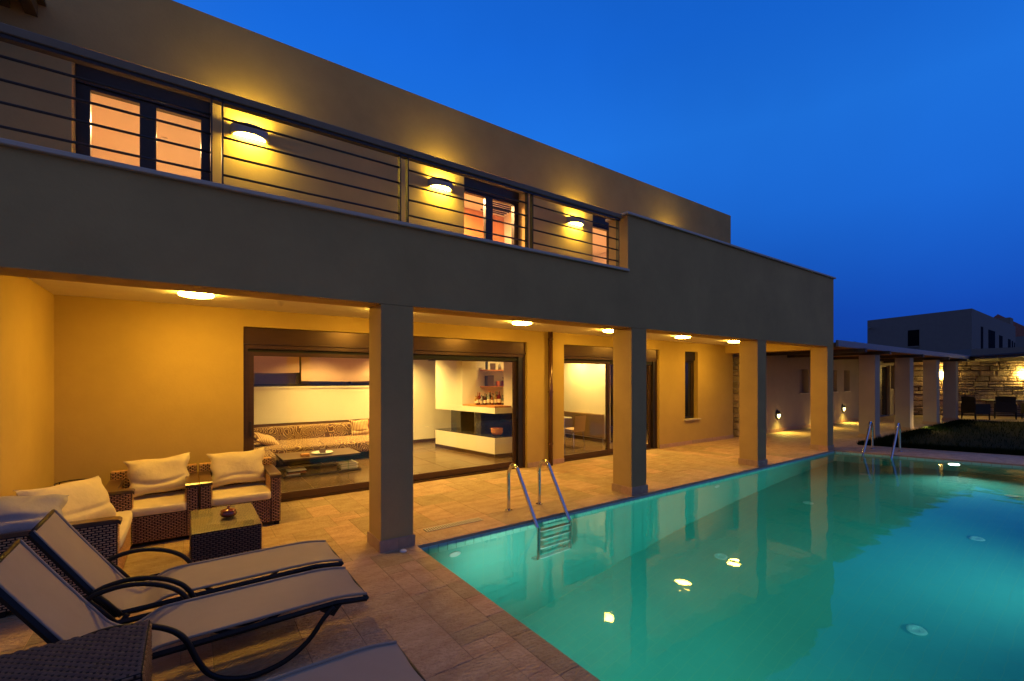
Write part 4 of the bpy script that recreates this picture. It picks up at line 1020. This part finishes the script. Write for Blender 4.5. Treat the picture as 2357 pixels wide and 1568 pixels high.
t = thing('patio_table', 'dark patio table with pale top in front of the stone wall', 'table', (cx, cy, 0))
pts = [(cx+a*ux-b*nx, cy+a*uy-b*ny) for a, b in ((-.9, -.45), (.9, -.45), (.9, .45), (-.9, .45))]
MB().prism(pts[::-1], .72, .75).build('table_top', M['table_white'], t)
for a, b in ((-.8, -.38), (.8, -.38), (.8, .38), (-.8, .38)): MB().tube([(cx+a*ux-b*nx, cy+a*uy-b*ny, 0), (cx+a*ux-b*nx, cy+a*uy-b*ny, .719)], .03, 8).build('leg', M['silhouettewick'], t)

# ------------------------------------------------------------------ houses behind
def ray(u, v, D, zz=None):
    k = (u-1178.5)/1047.6; f = (math.cos(YAW), math.sin(YAW)); r_ = (math.sin(YAW), -math.cos(YAW))
    return (D*(f[0]+k*r_[0]), D*(f[1]+k*r_[1]))
c1 = ray(1996.5, 0, 42); c2 = ray(2236.9, 0, 34.6); c3_ = ray(2337.5, 0, 47); c4 = ray(2150, 0, 56)
bh = thing('neighbour_house', 'dark two storey flat roofed house behind the pergola', 'house', (c2[0]+5, c2[1]+4, 0))
MB().prism([c2, c3_, c4, c1], 0, 7.0).build('walls', M['farwall'], bh)
def facade_win(A, B, s0, s1, z0, z1):
    ex, ey = B[0]-A[0], B[1]-A[1]; l = math.hypot(ex, ey); nx, ny = ey/l, -ex/l
    if nx*A[0]+ny*A[1] > 0: nx, ny = -nx, -ny
    a = (A[0]+ex*s0, A[1]+ey*s0); b = (A[0]+ex*s1, A[1]+ey*s1)
    f = MB().prism([(a[0]+nx*.02, a[1]+ny*.02), (b[0]+nx*.02, b[1]+ny*.02), (b[0]-nx*.1, b[1]-ny*.1), (a[0]-nx*.1, a[1]-ny*.1)], z0, z1).build('window', M['unlit'], bh)
    MB().prism([(a[0]+nx*.10, a[1]+ny*.10), (b[0]+nx*.10, b[1]+ny*.10), (b[0]+nx*.022, b[1]+ny*.022), (a[0]+nx*.022, a[1]+ny*.022)], z0-.12, z0-.02).build('sill', M['farwall'], f)
M['unlit'] = mat('unlit_window', (.004, .004, .006), .9, spec=.05)
facade_win(c2, c1, .565, .455, 4.4, 5.75)
for s0, s1, z0, z1 in ((.16, .20, 3.9, 5.85), (.31, .45, 3.7, 5.8), (.55, .63, 3.8, 5.6), (.78, .85, 3.9, 5.5), (.885, .92, 3.9, 5.4), (.955, .98, 3.9, 5.3)):
    facade_win(c2, c3_, s0, s1, z0, z1)
ch = ray(2304, 0, 50); MB().box(ch[0]-.9, ch[0]+1.0, ch[1]-.8, ch[1]+.8, 7.0, 8.2).build('stair_tower', M['farwall'], bh)
sp_ = ray(1990, 0, 42); MB().tube([(c1[0], c1[1]-.1, 6.3), (c1[0]-1.0, c1[1]-.5, 6.2)], .06, 8).build('rain_spout', M['farwall'], bh)
tw = ray(2236, 0, 30); te = ray(2357+60, 0, 27)
dx, dy = te[0]-tw[0], te[1]-tw[1]
tag(MB().prism([tw, te, (te[0]+1.5, te[1]+1.5), (tw[0]+1.5, tw[1]+1.5)], 0, 3.62).build('terrace_wall', M['farwall']), 'long plain terrace wall below the windows of the neighbouring house', 'wall')
rh = ray(2352, 0, 60); r2_ = thing('red_roof_house', 'small distant house with red tiled roof at the right edge', 'house', (rh[0]+4, rh[1], 0))
e1 = ray(2334, 0, 62); e2 = ray(2400, 0, 58); e3 = (e2[0]+4, e2[1]+6); e4 = (e1[0]+4, e1[1]+6)
MB().prism([e1, e2, e3, e4], 0, 7.2).build('walls', M['farwall'], r2_)
mid = ((e1[0]+e2[0]+e3[0]+e4[0])/4, (e1[1]+e2[1]+e3[1]+e4[1])/4)
mb = MB(); i = 0; mb.v = [(*p_, 7.21) for p_ in (e1, e2, e3, e4)]+[(*mid, 10.6)]; mb.f = [(0, 1, 4), (1, 2, 4), (2, 3, 4), (3, 0, 4), (3, 2, 1, 0)]
mb.build('roof', M['rooftile'], r2_)
